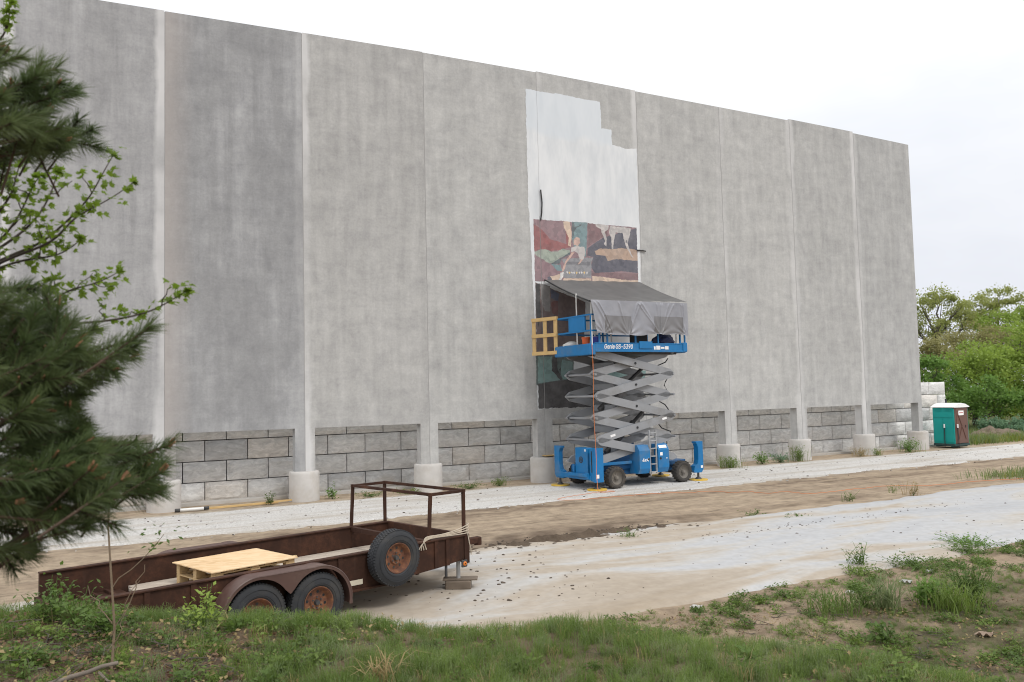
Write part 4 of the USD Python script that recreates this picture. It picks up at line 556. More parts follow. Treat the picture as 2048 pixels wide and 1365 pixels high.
# tandem wheels with a teardrop fender, each side
def road_wheel(parent, x, y, z, sgn, tread=True, R=.39, w=.235):
    wh = obj('wheel', moved(lathe([(.02, -.035), (.085, -.055), (.10, -.03), (.165, -.025), (.185, -.07), (.205, -.108), (.215, -.108), (.215, .10), (.02, .06)], 40) if sgn < 0 else lathe([(.02, -.06), (.215, -.10), (.215, .108), (.205, .108), (.185, .07), (.165, .025), (.10, .03), (.085, .055), (.02, .035)], 40), (x, y, z)), rimr_m, parent, smooth=35)
    prof = [(.207, -.09), (.235, -w / 2), (.30, -w / 2 - .006), (.355, -w / 2 + .015), (.383, -w / 2 + .035), (R, 0), (.383, w / 2 - .035), (.355, w / 2 - .015), (.30, w / 2 + .006), (.235, w / 2), (.207, .09)]
    ms = [lathe(prof, 56)]
    for k in range(56):
        for q, yy in enumerate((-.07, -.023, .023, .07)):
            b = bx(-.016, .013, yy - .019, yy + .019, R - .012, R + .004); b.apply_transform(trimesh.transformations.rotation_matrix((k + .5 * (q % 2)) / 56 * 2 * PI, [0, 1, 0])); ms.append(b)
    ms += [lathe([(.318, -w / 2 - .008), (.322, -w / 2 - .011), (.326, -w / 2 - .006)], 56), lathe([(.25, -w / 2 - .005), (.254, -w / 2 - .009), (.258, -w / 2 - .004)], 56)]
    obj('tyre', moved(tri(ms), (x, y, z)), tyre_m, wh, smooth=34)
    s = sgn
    holes = [moved(cyl((0, s * .0262, .145), (0, s * .030, .145), .017, 10), (x, y, z)) for _ in range(1)]
    hs_ = []
    for k in range(8):
        b = cyl((0, s * .022, .135), (0, s * .0305, .135), .019, 10); b.apply_transform(trimesh.transformations.rotation_matrix(k * PI / 4 + .2, [0, 1, 0])); b.apply_translation([x, y, z]); hs_.append(b)
    obj('vent_hole', hs_, decalb_m, wh, label='ring of dark vent holes')
    hb = [moved(cyl((0, s * .03, 0), (0, s * .085, 0), .042, 14, .03), (x, y, z))]
    for k in range(6):
        b = cyl((0, s * .03, .07), (0, s * .062, .07), .012, 6); b.apply_transform(trimesh.transformations.rotation_matrix(k * PI / 3, [0, 1, 0])); b.apply_translation([x, y, z]); hb.append(b)
    obj('hub_nuts', hb, steel_m, wh, smooth=35)
for y, s in ((-.16, -1), (WT + .16, 1)):
    for x in (-2.80, -3.66): road_wheel(trailer, x, y, .39, s)
# fender: teardrop outline with two arches, flat web and a curved skin
def fender(y0, y1, web):
    xa, xb, R = -2.80, -3.66, .455
    th = np.linspace(-.28, 1.62, 22)
    topc = [(xa + (R + .03) * math.cos(t), .39 + (R + .03) * math.sin(t)) for t in np.linspace(-.18, 1.75, 20)]
    topc2 = [(xb + (R + .03) * math.cos(t), .39 + (R + .03) * math.sin(t)) for t in np.linspace(1.45, 3.32, 20)]
    outer = topc + topc2
    inner = [(xb + R * .985 * math.cos(t), .39 + R * .985 * math.sin(t)) for t in np.linspace(3.32, .62, 24)] + [((xa + xb) / 2, .39 + .20)] + [(xa + R * .985 * math.cos(t), .39 + R * .985 * math.sin(t)) for t in np.linspace(2.52, -.18, 24)]
    inner = [p for p in inner if True]
    pl = Polygon(outer + inner).buffer(0)
    if hasattr(pl, 'geoms'): pl = max(pl.geoms, key=lambda g: g.area)
    webm = prism(pl, web - .006, web + .006, 'xz')
    o = np.array(outer); n = len(o); v = np.vstack([np.c_[o[:, 0], np.full(n, y0), o[:, 1]], np.c_[o[:, 0], np.full(n, y1), o[:, 1]]]); i = np.arange(n - 1)
    f = np.vstack([np.c_[i, i + 1, i + 1 + n], np.c_[i, i + 1 + n, i + n]]); sk = trimesh.Trimesh(v, f, process=False)
    v2 = v.copy(); c = np.array([(xa + xb) / 2, 0, .3]); dirn = v2 - c; dirn[:, 1] = 0; dirn /= np.linalg.norm(dirn, axis=1, keepdims=True); v2 += dirn * .008
    return [webm, sk, trimesh.Trimesh(v2, f[:, ::-1], process=False), tube(np.c_[o[:, 0], np.full(n, web), o[:, 1]], .012, 6)]
obj('fender', fender(-.30, -.025, -.30), fend_m, trailer, smooth=30); obj('fender', fender(WT + .025, WT + .30, WT + .30), fend_m, trailer, smooth=30)
# spare wheel hung on the near side
road_wheel(trailer, -1.52, -.16, .78, -1); obj('spare_bracket', cbx(-1.58, -1.46, -.09, -.02, .62, .94, .01), rust_m, trailer)
# rack of square tube at the front
RK = .70; t_ = .044
for (x, y) in ((-.05, .03), (-.05, WT - .03), (-.74, .03), (-.74, WT - .03)): obj('rack_post', bar((x, y, RZ + .02), (x + (.0 if x > -.5 else .04), y, RZ + RK), t_, t_, up=(1, 0, 0)), rust_m, trailer)
for (p, q) in (((-.05, 0, RK), (-.05, WT, RK)), ((-.70, 0, RK), (-.70, WT, RK)), ((-.73, .03, RK - .003), (-.02, .03, RK - .003)), ((-.73, WT - .03, RK - .003), (-.02, WT - .03, RK - .003))):
    obj('rack_rail', bar((p[0], p[1], RZ + p[2]), (q[0], q[1], RZ + q[2]), t_, t_), rust_m, trailer)
obj('rack_foot_rail', bar((-.74, .06, RZ - .02), (-.74, WT - .06, RZ - .02), .07, .07), rust_m, trailer)
# tongue, jack, lights, tape
obj('tongue', [bar((-.5, .25, .52), (.92, WT / 2 - .04, .52), .07, .12), bar((-.5, WT - .25, .52), (.92, WT / 2 + .04, .52), .07, .12), cbx(.8, 1.2, WT / 2 - .06, WT / 2 + .06, .47, .58, .015), cyl((1.16, WT / 2, .44), (1.16, WT / 2, .56), .07), cbx(.3, .5, WT / 2 - .3, WT / 2 + .3, .58, .66, .02)], rust_m, trailer)
jk = obj('jack', [cyl((-.12, .10, .12), (-.12, .10, .62), .032)], paint('zinc_jack', (.35, .35, .35), .35, .1), trailer, smooth=40); obj('jack_foot', cyl((-.12, .10, .10), (-.12, .10, .125), .09, 18), steel_m, jk)
obj('drop_leg', cyl((-.42, .03, .30), (-.42, .03, .47), .022), steel_m, trailer)
amber_m = paint('amber_lens', (.62, .17, .015), .3, .1); lt = obj('marker_light', cbx(-.16, -.05, -.05, -.015, .40, .51, .01), steel_m, trailer); obj('amber_lens', moved(lathe([(.01, -.012), (.03, -.01), (.036, 0)], 18), (-.105, -.05, .455)), amber_m, lt, smooth=True)
obj('reflector', [cyl((.045, .1, RZ - .06), (.07, .1, RZ - .06), .03, 16)], paint('red_lens', (.5, .09, .07), .3), trailer); obj('plate_sticker', bx(.041, .046, .08, .20, .66, .76), decal_m, trailer)
tape_m = paint('cream_tape', (.58, .53, .42), .6, .1)
for (x0, x1) in ((-2.32, -1.95), (-1.25, -1.14)): obj('reflective_tape', bx(x0, x1, -.0235, -.0005, .47, .53) if x0 > -2 else bx(x0 + .06, x1, -.0065, -.0005, .455, .525), tape_m, trailer)
obj('drum_axle', [cyl((-2.8, .1, .39), (-2.8, WT - .1, .39), .05), cyl((-3.66, .1, .39), (-3.66, WT - .1, .39), .05)], steel_m, trailer)
# rope over the front corner of the rack
rope_m = paint('pale_rope', (.50, .43, .34), .9, .2, 20)
def tl(pts): return [tpt(*p) for p in pts]
rope = thing('rope', 'pale rope tied from the trailer side rail to the front rack post', 'rope', tpt(-.9, 0, RZ)); ro = tpt(-.9, 0, RZ)
for k in range(4):
    w_ = [(-.98 + .05 * k, -.02, RZ - .10), (-.84, -.02, RZ + .03 + .015 * k), (-.62, .0, RZ + .05 + .01 * k), (-.3, .0, RZ + .04 + .02 * k), (-.03, -.01, RZ + .04 + .04 * k), (.0, .06, RZ + .05 + .04 * k)]
    obj('strand', tube(CubicSpline(np.arange(6), np.array(tl(w_)) - ro)(np.linspace(0, 5, 24)), .009, 5), rope_m, rope, smooth=True)
obj('strand', tube(np.array(tl([(-.02, -.02, RZ + .05), (-.01, -.05, RZ - .1), (.02, -.05, RZ - .22), (.05, -.02, RZ - .30)])) - ro, .008, 5), rope_m, rope, smooth=True)
chn = thing('chain', 'small heap of reddish chain on the trailer floor right of the pallets', 'chain', tpt(-2.25, .52, FZ)); rc = random.Random(5)
for k in range(22):
    tr_ = trimesh.creation.torus(.030, .009, major_sections=10, minor_sections=5); tr_.apply_transform(trimesh.transformations.random_rotation_matrix(np.array([rc.random(), rc.random(), rc.random()]))); tr_.apply_translation([-.30 + k * .028 + rc.uniform(-.03, .03), -.22 + k * .02 + rc.uniform(-.05, .05), .03 + rc.random() * .03]); obj('link', tr_, paint('chain_red', (.19, .06, .05), .7, .3, 20) if k == 0 else '/World/Looks/chain_red', chn)
# pallets under an OSB sheet
osb_m = L('strand_board', {'g': ('geometry', {}), 'mp': ('mapping', {'scale': (9, 26, 9), 'rotation': (0, 0, .6)}), 'v': ('voronoi_texture', {'scale': 1.0}), 'bw': ('rgb_to_bw', {}), 'n': ('noise_texture', {'scale': 1.5, 'detail': 6.0}), 'ad': ('math', {'math_type': 'multiply_add', 'value2': .5}), 'r': ('rgb_ramp', {'ramp': [(0.2, (0.43, 0.27, 0.135)), (0.55, (0.60, 0.41, 0.22)), (0.9, (0.70, 0.52, 0.32))]}), 'p': ('principled_bsdf', {'roughness': 0.75})},
    [('g.position', 'mp.vector'), ('mp.vector', 'v.vector'), ('v.color', 'bw.color'), ('g.position', 'n.vector'), ('bw.val', 'ad.value1'), ('n.fac', 'ad.value3'), ('ad.value', 'r.fac'), ('r.color', 'p.base_color')])
pal_m = paint('pallet_pine', (.50, .36, .19), .8, .18, 4, (.3, .2, .1), .35, .1)
PA_ = TA + math.radians(3.5); pc = np.array([-3.99, 11.20])
def pallet(name, label, z, Lx, Ly):
    t = thing(name, label, 'pallet', (pc[0], pc[1], z), PA_, 'stacked pallets')
    for y in (0, Ly / 2 - .045, Ly - .09):
        for x in (0, Lx / 2 - .07, Lx - .14): obj('block', cbx(x, x + .14, y, y + .09, .022, .105, .005), pal_m, t)
        obj('stringer', cbx(0, Lx, y, y + .09, .105, .122, .004), pal_m, t); obj('bottom_board', cbx(0, Lx, y, y + .09, 0, .022, .004), pal_m, t)
    for k in range(7): x = k * (Lx - .10) / 6; obj('deck_board', cbx(x, x + .10, 0, Ly, .122, .140, .004), pal_m, t)
    return t
PZ0 = TZ + FZ + .004
pallet('wooden_pallet', 'lower of the two timber pallets stacked in the trailer', PZ0, 1.22, 1.07); pallet('wooden_pallet', 'upper timber pallet in the trailer directly below the strand board sheet', PZ0 + .142, 1.22, 1.07)
t = thing('strand_board_sheet', 'tan strand board sheet lying on top of the pallets in the trailer', 'board', (pc[0], pc[1], PZ0 + .286), PA_); obj('sheet', cbx(-.05, 1.25, -.04, 1.10, 0, .016, .003), osb_m, t); obj('loose_lath', moved(bx(0, .3, 0, .04, -.03, -.012), (1.12, .1, -.0), .4), pal_m, t)
jb = tpt(-.12, .10, 0); t = thing('jack_block', 'short brown timber blocks stacked under the trailer jack', 'block', (jb[0], jb[1], float(gz(jb[0], jb[1])) + .045), TA - .75); blk_m = paint('old_timber', (.16, .125, .095), .9, .2, 6, (.1, .08, .06), .5, .3); obj('timber', cbx(-.20, .20, -.14, .14, 0, .13, .015), blk_m, t); obj('plank', cbx(-.24, .30, -.10, .12, .131, .155, .005), blk_m, t)
bkt = tpt(-3.23, .6, -.02); t = thing('white_container', 'white plastic container lying on the road between the trailer wheels', 'container', (bkt[0], bkt[1], float(gz(bkt[0], bkt[1])) + .06)); obj('body', moved(cbx(-.14, .14, -.1, .1, 0, .22, .03), (0, 0, 0), .6), cable_m, t); obj('cap', cyl((0, 0, .22), (0, 0, .26), .03), cable_m, t)
# ------------------------------------------------------------------ portable toilet
teal_m = paint('teal_plastic', (.0, .27, .245), .5, .08, 2.0, (.05, .22, .2), .3); brown_m = paint('brown_plastic', (.115, .055, .04), .5, .1, 2.0, (.18, .12, .1), .3); white_m = paint('white_plastic', (.78, .78, .77), .5, .04, 2.0, (.6, .58, .54), .3)
pt0 = (22.98, 44.08); loo = thing('portable_toilet', 'teal portable toilet with brown door and white roof beside the block wall end', 'toilet', (pt0[0], pt0[1], .16), math.radians(29))
S = 1.2; obj('base', [cbx(-.02, S + .02, -.02, S + .02, .06, .18, .02), cbx(0, S, .1, .25, 0, .06), cbx(0, S, S - .25, S - .1, 0, .06)], paint('dark_base', (.02, .05, .05), .6), loo)
for (x0, x1, y0, y1) in ((0, .05, 0, S), (S - .05, S, 0, S), (.05, S - .05, S - .05, S)): 
    w_ = obj('side_wall', cbx(x0, x1, y0, y1, .18, 2.06, .01), teal_m, loo)
    if x0 == 0:
        for (a, b, c_, d_) in ((.06, .58, .26, 1.50), (.64, 1.14, .26, 1.50), (.06, 1.14, 1.56, 1.84)): obj('raised_panel', cbx(-.018, .001, a, b, c_, d_, .008), teal_m, w_)
        for k in range(4): obj('vent_slot', cbx(-.014, .002, .12, .5, 1.88 + k * .04, 1.90 + k * .04, .003), teal_m, w_); obj('vent_slot', cbx(-.014, .002, .68, 1.08, 1.88 + k * .04, 1.90 + k * .04, .003), teal_m, w_)
obj('door_frame', [cbx(0.05, .17, -.02, .05, .18, 2.06, .01), cbx(S - .17, S - .05, -.02, .05, .18, 2.06, .01), prism([(.0, 2.0), (S, 2.0), (S, 2.08), (.8, 2.20), (.4, 2.20), (.0, 2.08)], -.02, .04, 'xz')], brown_m, loo)
dr = obj('door', cbx(.17, S - .17, -.035, .02, .2, 2.0, .012), brown_m, loo); obj('raised_rib', [bar((.3, -.04, .4), (.6, -.04, 1.1), .03, .04, up=(0, 1, 0)), bar((.9, -.04, .4), (.6, -.04, 1.1), .03, .04, up=(0, 1, 0)), bar((.3, -.04, 1.7), (.6, -.04, 1.1), .03, .04, up=(0, 1, 0))], brown_m, dr); obj('handle', cbx(.88, .93, -.06, -.03, 1.0, 1.14, .01), decalb_m, dr)
sg = obj('sign', bx(.34, .78, -.043, -.036, 1.66, 1.90), white_m, dr); obj('print', [bx(.40 + k * .055, .44 + k * .055, -.0455, -.0435, 1.77, 1.82) for k in range(6)], paint('red_print', (.45, .12, .1), .5), sg)
rf = prism([(-.06, 2.07), (S + .06, 2.07), (S + .06, 2.11), (.92, 2.25), (.6, 2.30), (.28, 2.25), (-.06, 2.11)], -.07, S + .07, 'xz'); obj('roof', rf, white_m, loo)
obj('vent_pipe', cyl((1.05, 1.1, 2.1), (1.05, 1.1, 2.5), .05), decalb_m, loo)
for (x, y, lb) in ((-.06, .52, 'black broom with white grip leaning on the teal side of the toilet'), (.16, -.08, 'black broom with white grip leaning at the corner of the brown door')):
    c, s_ = math.cos(math.radians(29)), math.sin(math.radians(29)); bxp = (pt0[0] + c * x - s_ * y, pt0[1] + s_ * x + c * y, .15)
    b = thing('broom', lb, 'broom', bxp, math.radians(29)); ex = (.0, .0); obj('stick', cyl((-.03 * (x < 0), -.03 * (y < 0), 0), (0, 0, 1.02), .022, 8), decalb_m, b); obj('grip', cyl((0, 0, 1.02), (0, 0, 1.22), .038, 8), white_m, b)
# ------------------------------------------------------------------ litter by the wall foot
def stick(name, label, cat, p, q, w, h, mat, dz=.03):
    z0, z1 = float(gz(*p)) + dz, float(gz(*q)) + dz; t = thing(name, label, cat, (p[0], p[1], z0)); obj('body', bar((0, 0, 0), (q[0] - p[0], q[1] - p[1], z1 - z0), w, h), mat, t)
def atsw(s, w): a = xy(s, w); return (float(a[0]), float(a[1]))
stick('timber_lath', 'yellow timber lath on the ground left of the second footing', 'lath', atsw(1.1, .25), atsw(3.5, .12), .12, .06, ply_m); stick('timber_lath', 'thin yellow lath leaning against the second footing', 'lath', atsw(2.6, .45), atsw(4.0, .2), .05, .05, ply_m, .08)
pp = atsw(.75, .55); t = thing('grey_pipe', 'short grey pipe with dark ends lying right of the first footing', 'pipe', (*pp, float(gz(*pp)) + .07), .5); obj('tube', cyl((-.35, 0, 0), (.35, 0, 0), .05), cable_m, t, smooth=40); obj('end', cyl((.35, 0, 0), (.5, .03, 0), .055), decalb_m, t, smooth=40); obj('end', cyl((-.5, .02, 0), (-.35, 0, 0), .055), decalb_m, t, smooth=40)
# ------------------------------------------------------------------ vegetation
def quads(c, n, u, w, l):
    """leaf quads: centres c, normals n, in-plane direction u, width w, length l (slightly folded diamond of four corners)"""
    n = n / np.linalg.norm(n, axis=1, keepdims=True); u = u - n * (u * n).sum(1, keepdims=True); u /= np.linalg.norm(u, axis=1, keepdims=True) + 1e-9; v = np.cross(n, u)
    w, l = np.broadcast_to(w, len(c))[:, None], np.broadcast_to(l, len(c))[:, None]
    P = np.stack([c, c + u * l * .45 + v * w * .5 + n * w * .12, c + u * l, c + u * l * .45 - v * w * .5 + n * w * .12], 1).reshape(-1, 3); k = np.arange(len(c)) * 4
    return trimesh.Trimesh(P, np.vstack([np.c_[k, k + 1, k + 2], np.c_[k, k + 2, k + 3]]), process=False)
def bend_path(p, q, r, amp, n=6):
    t = np.linspace(0, 1, n)[:, None]; o = np.zeros((n, 3)); o[1:-1] = r.normal(0, amp, (n - 2, 3)); return np.asarray(p) * (1 - t) + np.asarray(q) * t + o
bark_m = paint('grey_bark', (0.10, 0.085, 0.07), .95, .3, 6, (.05, .04, .035), .5, .5)
_K = dict(rough=.5, scale=1.2, fine=9.0, k=3.2)
LEAF = {'bright': leaf('leaf_bright_green', (.066, .094, .016), (.145, .18, .036), .35, **_K), 'mid': leaf('leaf_mid_green', (.038, .07, .014), (.10, .15, .032), .35, **_K), 'olive': leaf('leaf_olive', (.085, .095, .03), (.18, .185, .055), .35, **_K), 'brown': leaf('leaf_russet', (.078, .075, .03), (.15, .135, .055), .3, **_K), 'dark': leaf('leaf_dark_green', (.022, .048, .014), (.06, .10, .03), .3, **_K), 'blue': leaf('leaf_bluish_green', (.04, .07, .04), (.10, .15, .08), .3, **_K)}
def tree(name, label, cat, x, y, H, blobs, kind, nleaf, size, seed, trunk=.14, loose=.75, group=None):
    """blobs: (dx, dy, z, rx, rz) masses of the crown; foliage gathers in clumps round twig ends, gaps between"""
    r = np.random.RandomState(seed); z0 = float(gz(x, y)) - .1; t = thing(name, label, cat, (x, y, z0), 0, group)
    tr = []; cl = []
    top = np.array([r.normal(0, .2), r.normal(0, .2), H * .72]); main = bend_path((0, 0, 0), top, r, .08 * trunk / .14); tr.append(tube(main, trunk, 7, trunk * .3))
    for (dx, dy, z, rx, rz) in blobs:
        m = max(10, int(16 * rx * rz / 2)); d = r.normal(size=(m, 3)); d /= np.linalg.norm(d, axis=1, keepdims=True); rad = r.uniform(.25, 1.0, (m, 1)) ** .5
        c = np.array([dx, dy, z]) + d * rad * [rx, rx, rz]; c = c[c[:, 2] > .3]; cl.append(c)
        b0 = main[min(5, max(1, int(5 * min(1, .8 * z / (H * .72)))))]; limb = bend_path(b0, (dx, dy, z), r, .12); tr.append(tube(limb, trunk * .5, 5, trunk * .16))
        for q in c[::2]: tr.append(tube(bend_path(limb[r.randint(2, 6)], q, r, .1, 4), trunk * .17, 4, trunk * .05))
    cl = np.vstack(cl); per = max(4, nleaf // len(cl)); n = per * len(cl); sg = loose * r.uniform(.5, 1.15, len(cl))
    off = r.normal(size=(n, 3)) * np.repeat(sg, per)[:, None] * [.62, .62, .40]
    c = np.repeat(cl, per, 0) + off; c = c[c[:, 2] > .05]; nn = r.normal(size=(len(c), 3)) + [0, 0, .9]; u = r.normal(size=(len(c), 3))
    s = size * r.uniform(.6, 1.3, len(c)); obj('trunk', tr, bark_m, t, smooth=60); obj('crown', quads(c, nn, u, s * .8, s), LEAF[kind], t)
    return t
def rp_(px, Y): return (px - 1024) / 1680.3 * Y
# beyond the wall end: (name, label, px-free position x, y, height, blobs, kind ...)
TREES = [
 ('oak_tree', 'tall open-branched tree with sparse yellowish leaves against the sky just right of the wall', 'tree', 40.6, 80.0, 12.6, [(-1.6, 0, 10.6, 1.7, 1.3), (.6, .5, 11.3, 1.5, 1.1), (2.0, -.3, 10.0, 1.6, 1.2), (-.8, 0, 8.4, 2.0, 1.1), (1.6, .6, 8.2, 1.7, 1.0), (-2.6, .2, 8.8, 1.3, 1.0), (3.2, 0, 8.9, 1.2, .9)], 'olive', 6500, .19, 1, .26, .55),
 ('oak_tree', 'tall yellowish-green tree rising highest near the right edge of the frame', 'tree', 48.8, 84.0, 12.4, [(-1.8, 0, 10.6, 1.8, 1.2), (.3, .5, 11.4, 1.8, 1.2), (2.4, -.3, 10.2, 1.8, 1.4), (4.0, 0, 9.0, 1.5, 1.2), (-.5, 0, 9.0, 2.2, 1.2), (-3.2, 0, 9.4, 1.4, 1.0)], 'olive', 8500, .20, 2, .26, .6),
 ('oak_tree', 'greenish tree behind the brownish bushes between the two tall trees', 'tree', 46.0, 78.0, 10.0, [(0, 0, 8.3, 2.2, 1.6), (-2.2, 0, 7.4, 1.8, 1.4), (2.6, 0, 8.6, 2.0, 1.5), (4.6, .4, 7.8, 1.8, 1.6)], 'bright', 8500, .20, 3, .22, .7),
 ('budding_tree', 'russet budding tree in the middle of the tree bank', 'tree', 39.4, 72.0, 8.4, [(0, 0, 6.8, 2.0, 1.5), (-2.0, 0, 6.0, 1.8, 1.4), (2.0, .3, 6.6, 1.8, 1.4), (.4, -.4, 5.2, 2.2, 1.3)], 'brown', 9000, .17, 4, .18, .65),
 ('budding_tree', 'brownish budding tree right beside the edge of the concrete wall', 'tree', 33.2, 66.0, 7.0, [(0, 0, 5.6, 1.6, 1.4), (-1.2, 0, 4.6, 1.4, 1.2), (1.5, .3, 5.0, 1.4, 1.2)], 'brown', 6000, .17, 5, .16, .6),
 ('budding_tree', 'light olive tree below the tallest tree at the right', 'tree', 43.5, 71.0, 7.6, [(0, 0, 6.0, 2.0, 1.3), (2.2, 0, 6.4, 1.8, 1.3), (-1.8, 0, 5.4, 1.6, 1.1)], 'olive', 7500, .17, 6, .17, .65),
 ('leafy_tree', 'bright green leafy tree filling the right edge of the frame', 'tree', 37.8, 62.5, 8.4, [(0, 0, 6.2, 2.2, 1.7), (-2.0, 0, 5.0, 1.8, 1.5), (2.2, .2, 6.2, 2.0, 1.7), (.6, -.6, 4.0, 2.4, 1.6), (-1.4, -.6, 2.6, 2.0, 1.5), (2.6, -.4, 2.6, 2.0, 1.6), (4.4, .3, 4.6, 1.8, 1.8)], 'bright', 15000, .19, 7, .2, .7),
 ('leafy_tree', 'bright green leafy tree standing over the dirt mound', 'tree', 32.6, 59.5, 6.8, [(0, 0, 5.0, 1.8, 1.3), (-1.6, 0, 3.9, 1.5, 1.3), (1.8, .1, 4.6, 1.7, 1.5), (.2, -.5, 3.0, 2.0, 1.3), (1.6, -.5, 1.9, 1.5, 1.1), (-1.0, -.4, 1.8, 1.5, 1.1)], 'bright', 12500, .18, 8, .18, .65),
 ('leafy_bush', 'mid green bush behind the top of the block wall at its end', 'bush', 28.4, 57.0, 5.4, [(0, 0, 4.2, 1.5, 1.1), (-1.2, 0, 3.0, 1.3, 1.2), (1.2, 0, 3.1, 1.4, 1.2), (0, -.3, 1.8, 1.5, 1.1)], 'mid', 8000, .17, 9, .12, .6),
 ('leafy_bush', 'darker green bush behind the roof of the portable toilet', 'bush', 31.0, 55.5, 4.2, [(0, 0, 2.9, 1.6, 1.0), (1.4, 0, 2.2, 1.3, 1.0), (-1.3, 0, 2.0, 1.3, 1.0)], 'mid', 6500, .16, 10, .1, .55),
 ('leafy_bush', 'green bush at the right edge of the frame below the leafy tree', 'bush', 37.0, 58.2, 4.0, [(0, 0, 2.5, 1.7, 1.1), (-1.4, -.2, 1.7, 1.2, .9), (1.6, 0, 2.4, 1.5, 1.1), (2.8, .2, 1.5, 1.3, 1.0)], 'mid', 7500, .16, 11, .1, .6),
 ('low_shrub', 'dull bluish shrub directly behind the dirt mound', 'shrub', 30.7, 52.6, 1.5, [(0, 0, .75, 1.2, .4), (1.4, .2, .65, 1.1, .4), (-1.0, .3, .8, .9, .4)], 'blue', 3800, .12, 12, .05, .35),
 ('low_shrub', 'bluish-green shrub right of the dirt mound at the foot of the trees', 'shrub', 33.4, 53.2, 1.3, [(0, 0, .6, 1.0, .35), (1.2, .2, .5, 1.0, .3), (2.4, 0, .5, .9, .3)], 'blue', 3200, .12, 13, .05, .35),
 ('leafy_tree', 'green leafy tree standing just outside the right of the frame', 'tree', 44.5, 60.0, 8.0, [(0, 0, 5.8, 2.3, 1.8), (-2.0, 0, 4.2, 2.0, 1.6), (2.2, 0, 4.6, 2.2, 1.7), (0, -.4, 2.6, 2.6, 1.6)], 'mid', 9000, .2, 14, .2, .75),
]
for a in TREES: tree(*a)
dead = thing('dead_stalk', 'single pale dry stalk standing right of the dirt mound', 'stalk', (33.0, 52.4, float(gz(33.0, 52.4)))); obj('stem', tube([(0, 0, 0), (-.04, 0, .7), (-.12, 0, 1.3), (-.26, 0, 1.75)], .025, 5, .012), paint('dry_straw', (.42, .37, .26), .9, .15, 10), dead)
# dirt mound
mu_, mv_ = np.meshgrid(np.linspace(-1, 1, 40), np.linspace(-1, 1, 30), indexing='ij'); MX, MY = 28.8 + mu_ * 1.9, 50.6 + mv_ * 1.2
obj('dirt_mound', gridmesh(np.stack([MX, MY, gz(MX, MY) - .05 + (.62 + .9 * fb(MX, MY, 1.6, 9)) * np.clip(1 - mu_ ** 2 - mv_ ** 2, 0, 1) ** .6], -1)), ground_m, smooth=True, label='brown dirt mound right of the portable toilet', cat='mound', col=np.tile((.2, .16, .12), (1200, 1)))
# ------------------------------------------------------------------ grass and ground plants (uncountable: instanced)
def tuft(seed, nb, h, rad, wid, lean=.5):
    r = np.random.RandomState(seed); out_v, out_f = [], []; k = 0
    for i in range(nb):
        a = r.uniform(0, 2 * PI); b = np.array([math.cos(a), math.sin(a), 0]); o = np.array([*(r.normal(0, rad, 2)), 0]); hh = h * r.uniform(.5, 1.15); ln = hh * lean * r.uniform(.2, 1.2); sd = np.cross(b, [0, 0, 1]) * wid * r.uniform(.7, 1.3) / 2
        p0 = o; p1 = o + b * ln * .22 + [0, 0, hh * .5]; p2 = o + b * ln * .62 + [0, 0, hh * .88]; p3 = o + b * ln * 1.15 + [0, 0, hh * (1.0 - .25 * lean * r.rand())]
        out_v += [p0 - sd, p0 + sd, p1 - sd * .9, p1 + sd * .9, p2 - sd * .6, p2 + sd * .6, p3]; out_f += [[k, k + 1, k + 3], [k, k + 3, k + 2], [k + 2, k + 3, k + 5], [k + 2, k + 5, k + 4], [k + 4, k + 5, k + 6]]; k += 7
    return trimesh.Trimesh(np.array(out_v), np.array(out_f), process=False)
def rosette(seed, n, size, rad, hgt):
    r = np.random.RandomState(seed); a = r.uniform(0, 2 * PI, n); rr = rad * r.uniform(.1, 1, n); c = np.c_[rr * np.cos(a), rr * np.sin(a), hgt * r.uniform(.15, 1, n) * (1.1 - rr / rad * .6)]
    u = np.c_[np.cos(a), np.sin(a), r.uniform(-.3, .7, n)]; nn = np.c_[r.normal(0, .5, n), r.normal(0, .5, n), np.ones(n)]; s = size * r.uniform(.6, 1.3, n)
    stems = [tube([(0, 0, 0), tuple(c[i] * [.5, .5, .7]), tuple(c[i])], .0022, 3) for i in range(0, n, 3)]
    return quads(c, nn, u, s * .55, s), tri(stems)
GR = [leaf('grass_green', (.058, .09, .02), (.185, .245, .07), .32, .5, 1.6), leaf('grass_fresh', (.07, .105, .02), (.20, .265, .065), .32, .5, 1.6), leaf('grass_grey_green', (.09, .115, .048), (.25, .285, .145), .32, .6, 1.6), leaf('dry_grass', (.17, .13, .06), (.36, .29, .16), .25, .7, 2), leaf('weed_leaf', (.045, .075, .015), (.12, .19, .04), .3, .5, 1.6), leaf('dead_leaf', (.085, .052, .03), (.26, .18, .115), .15, .8, 3)]
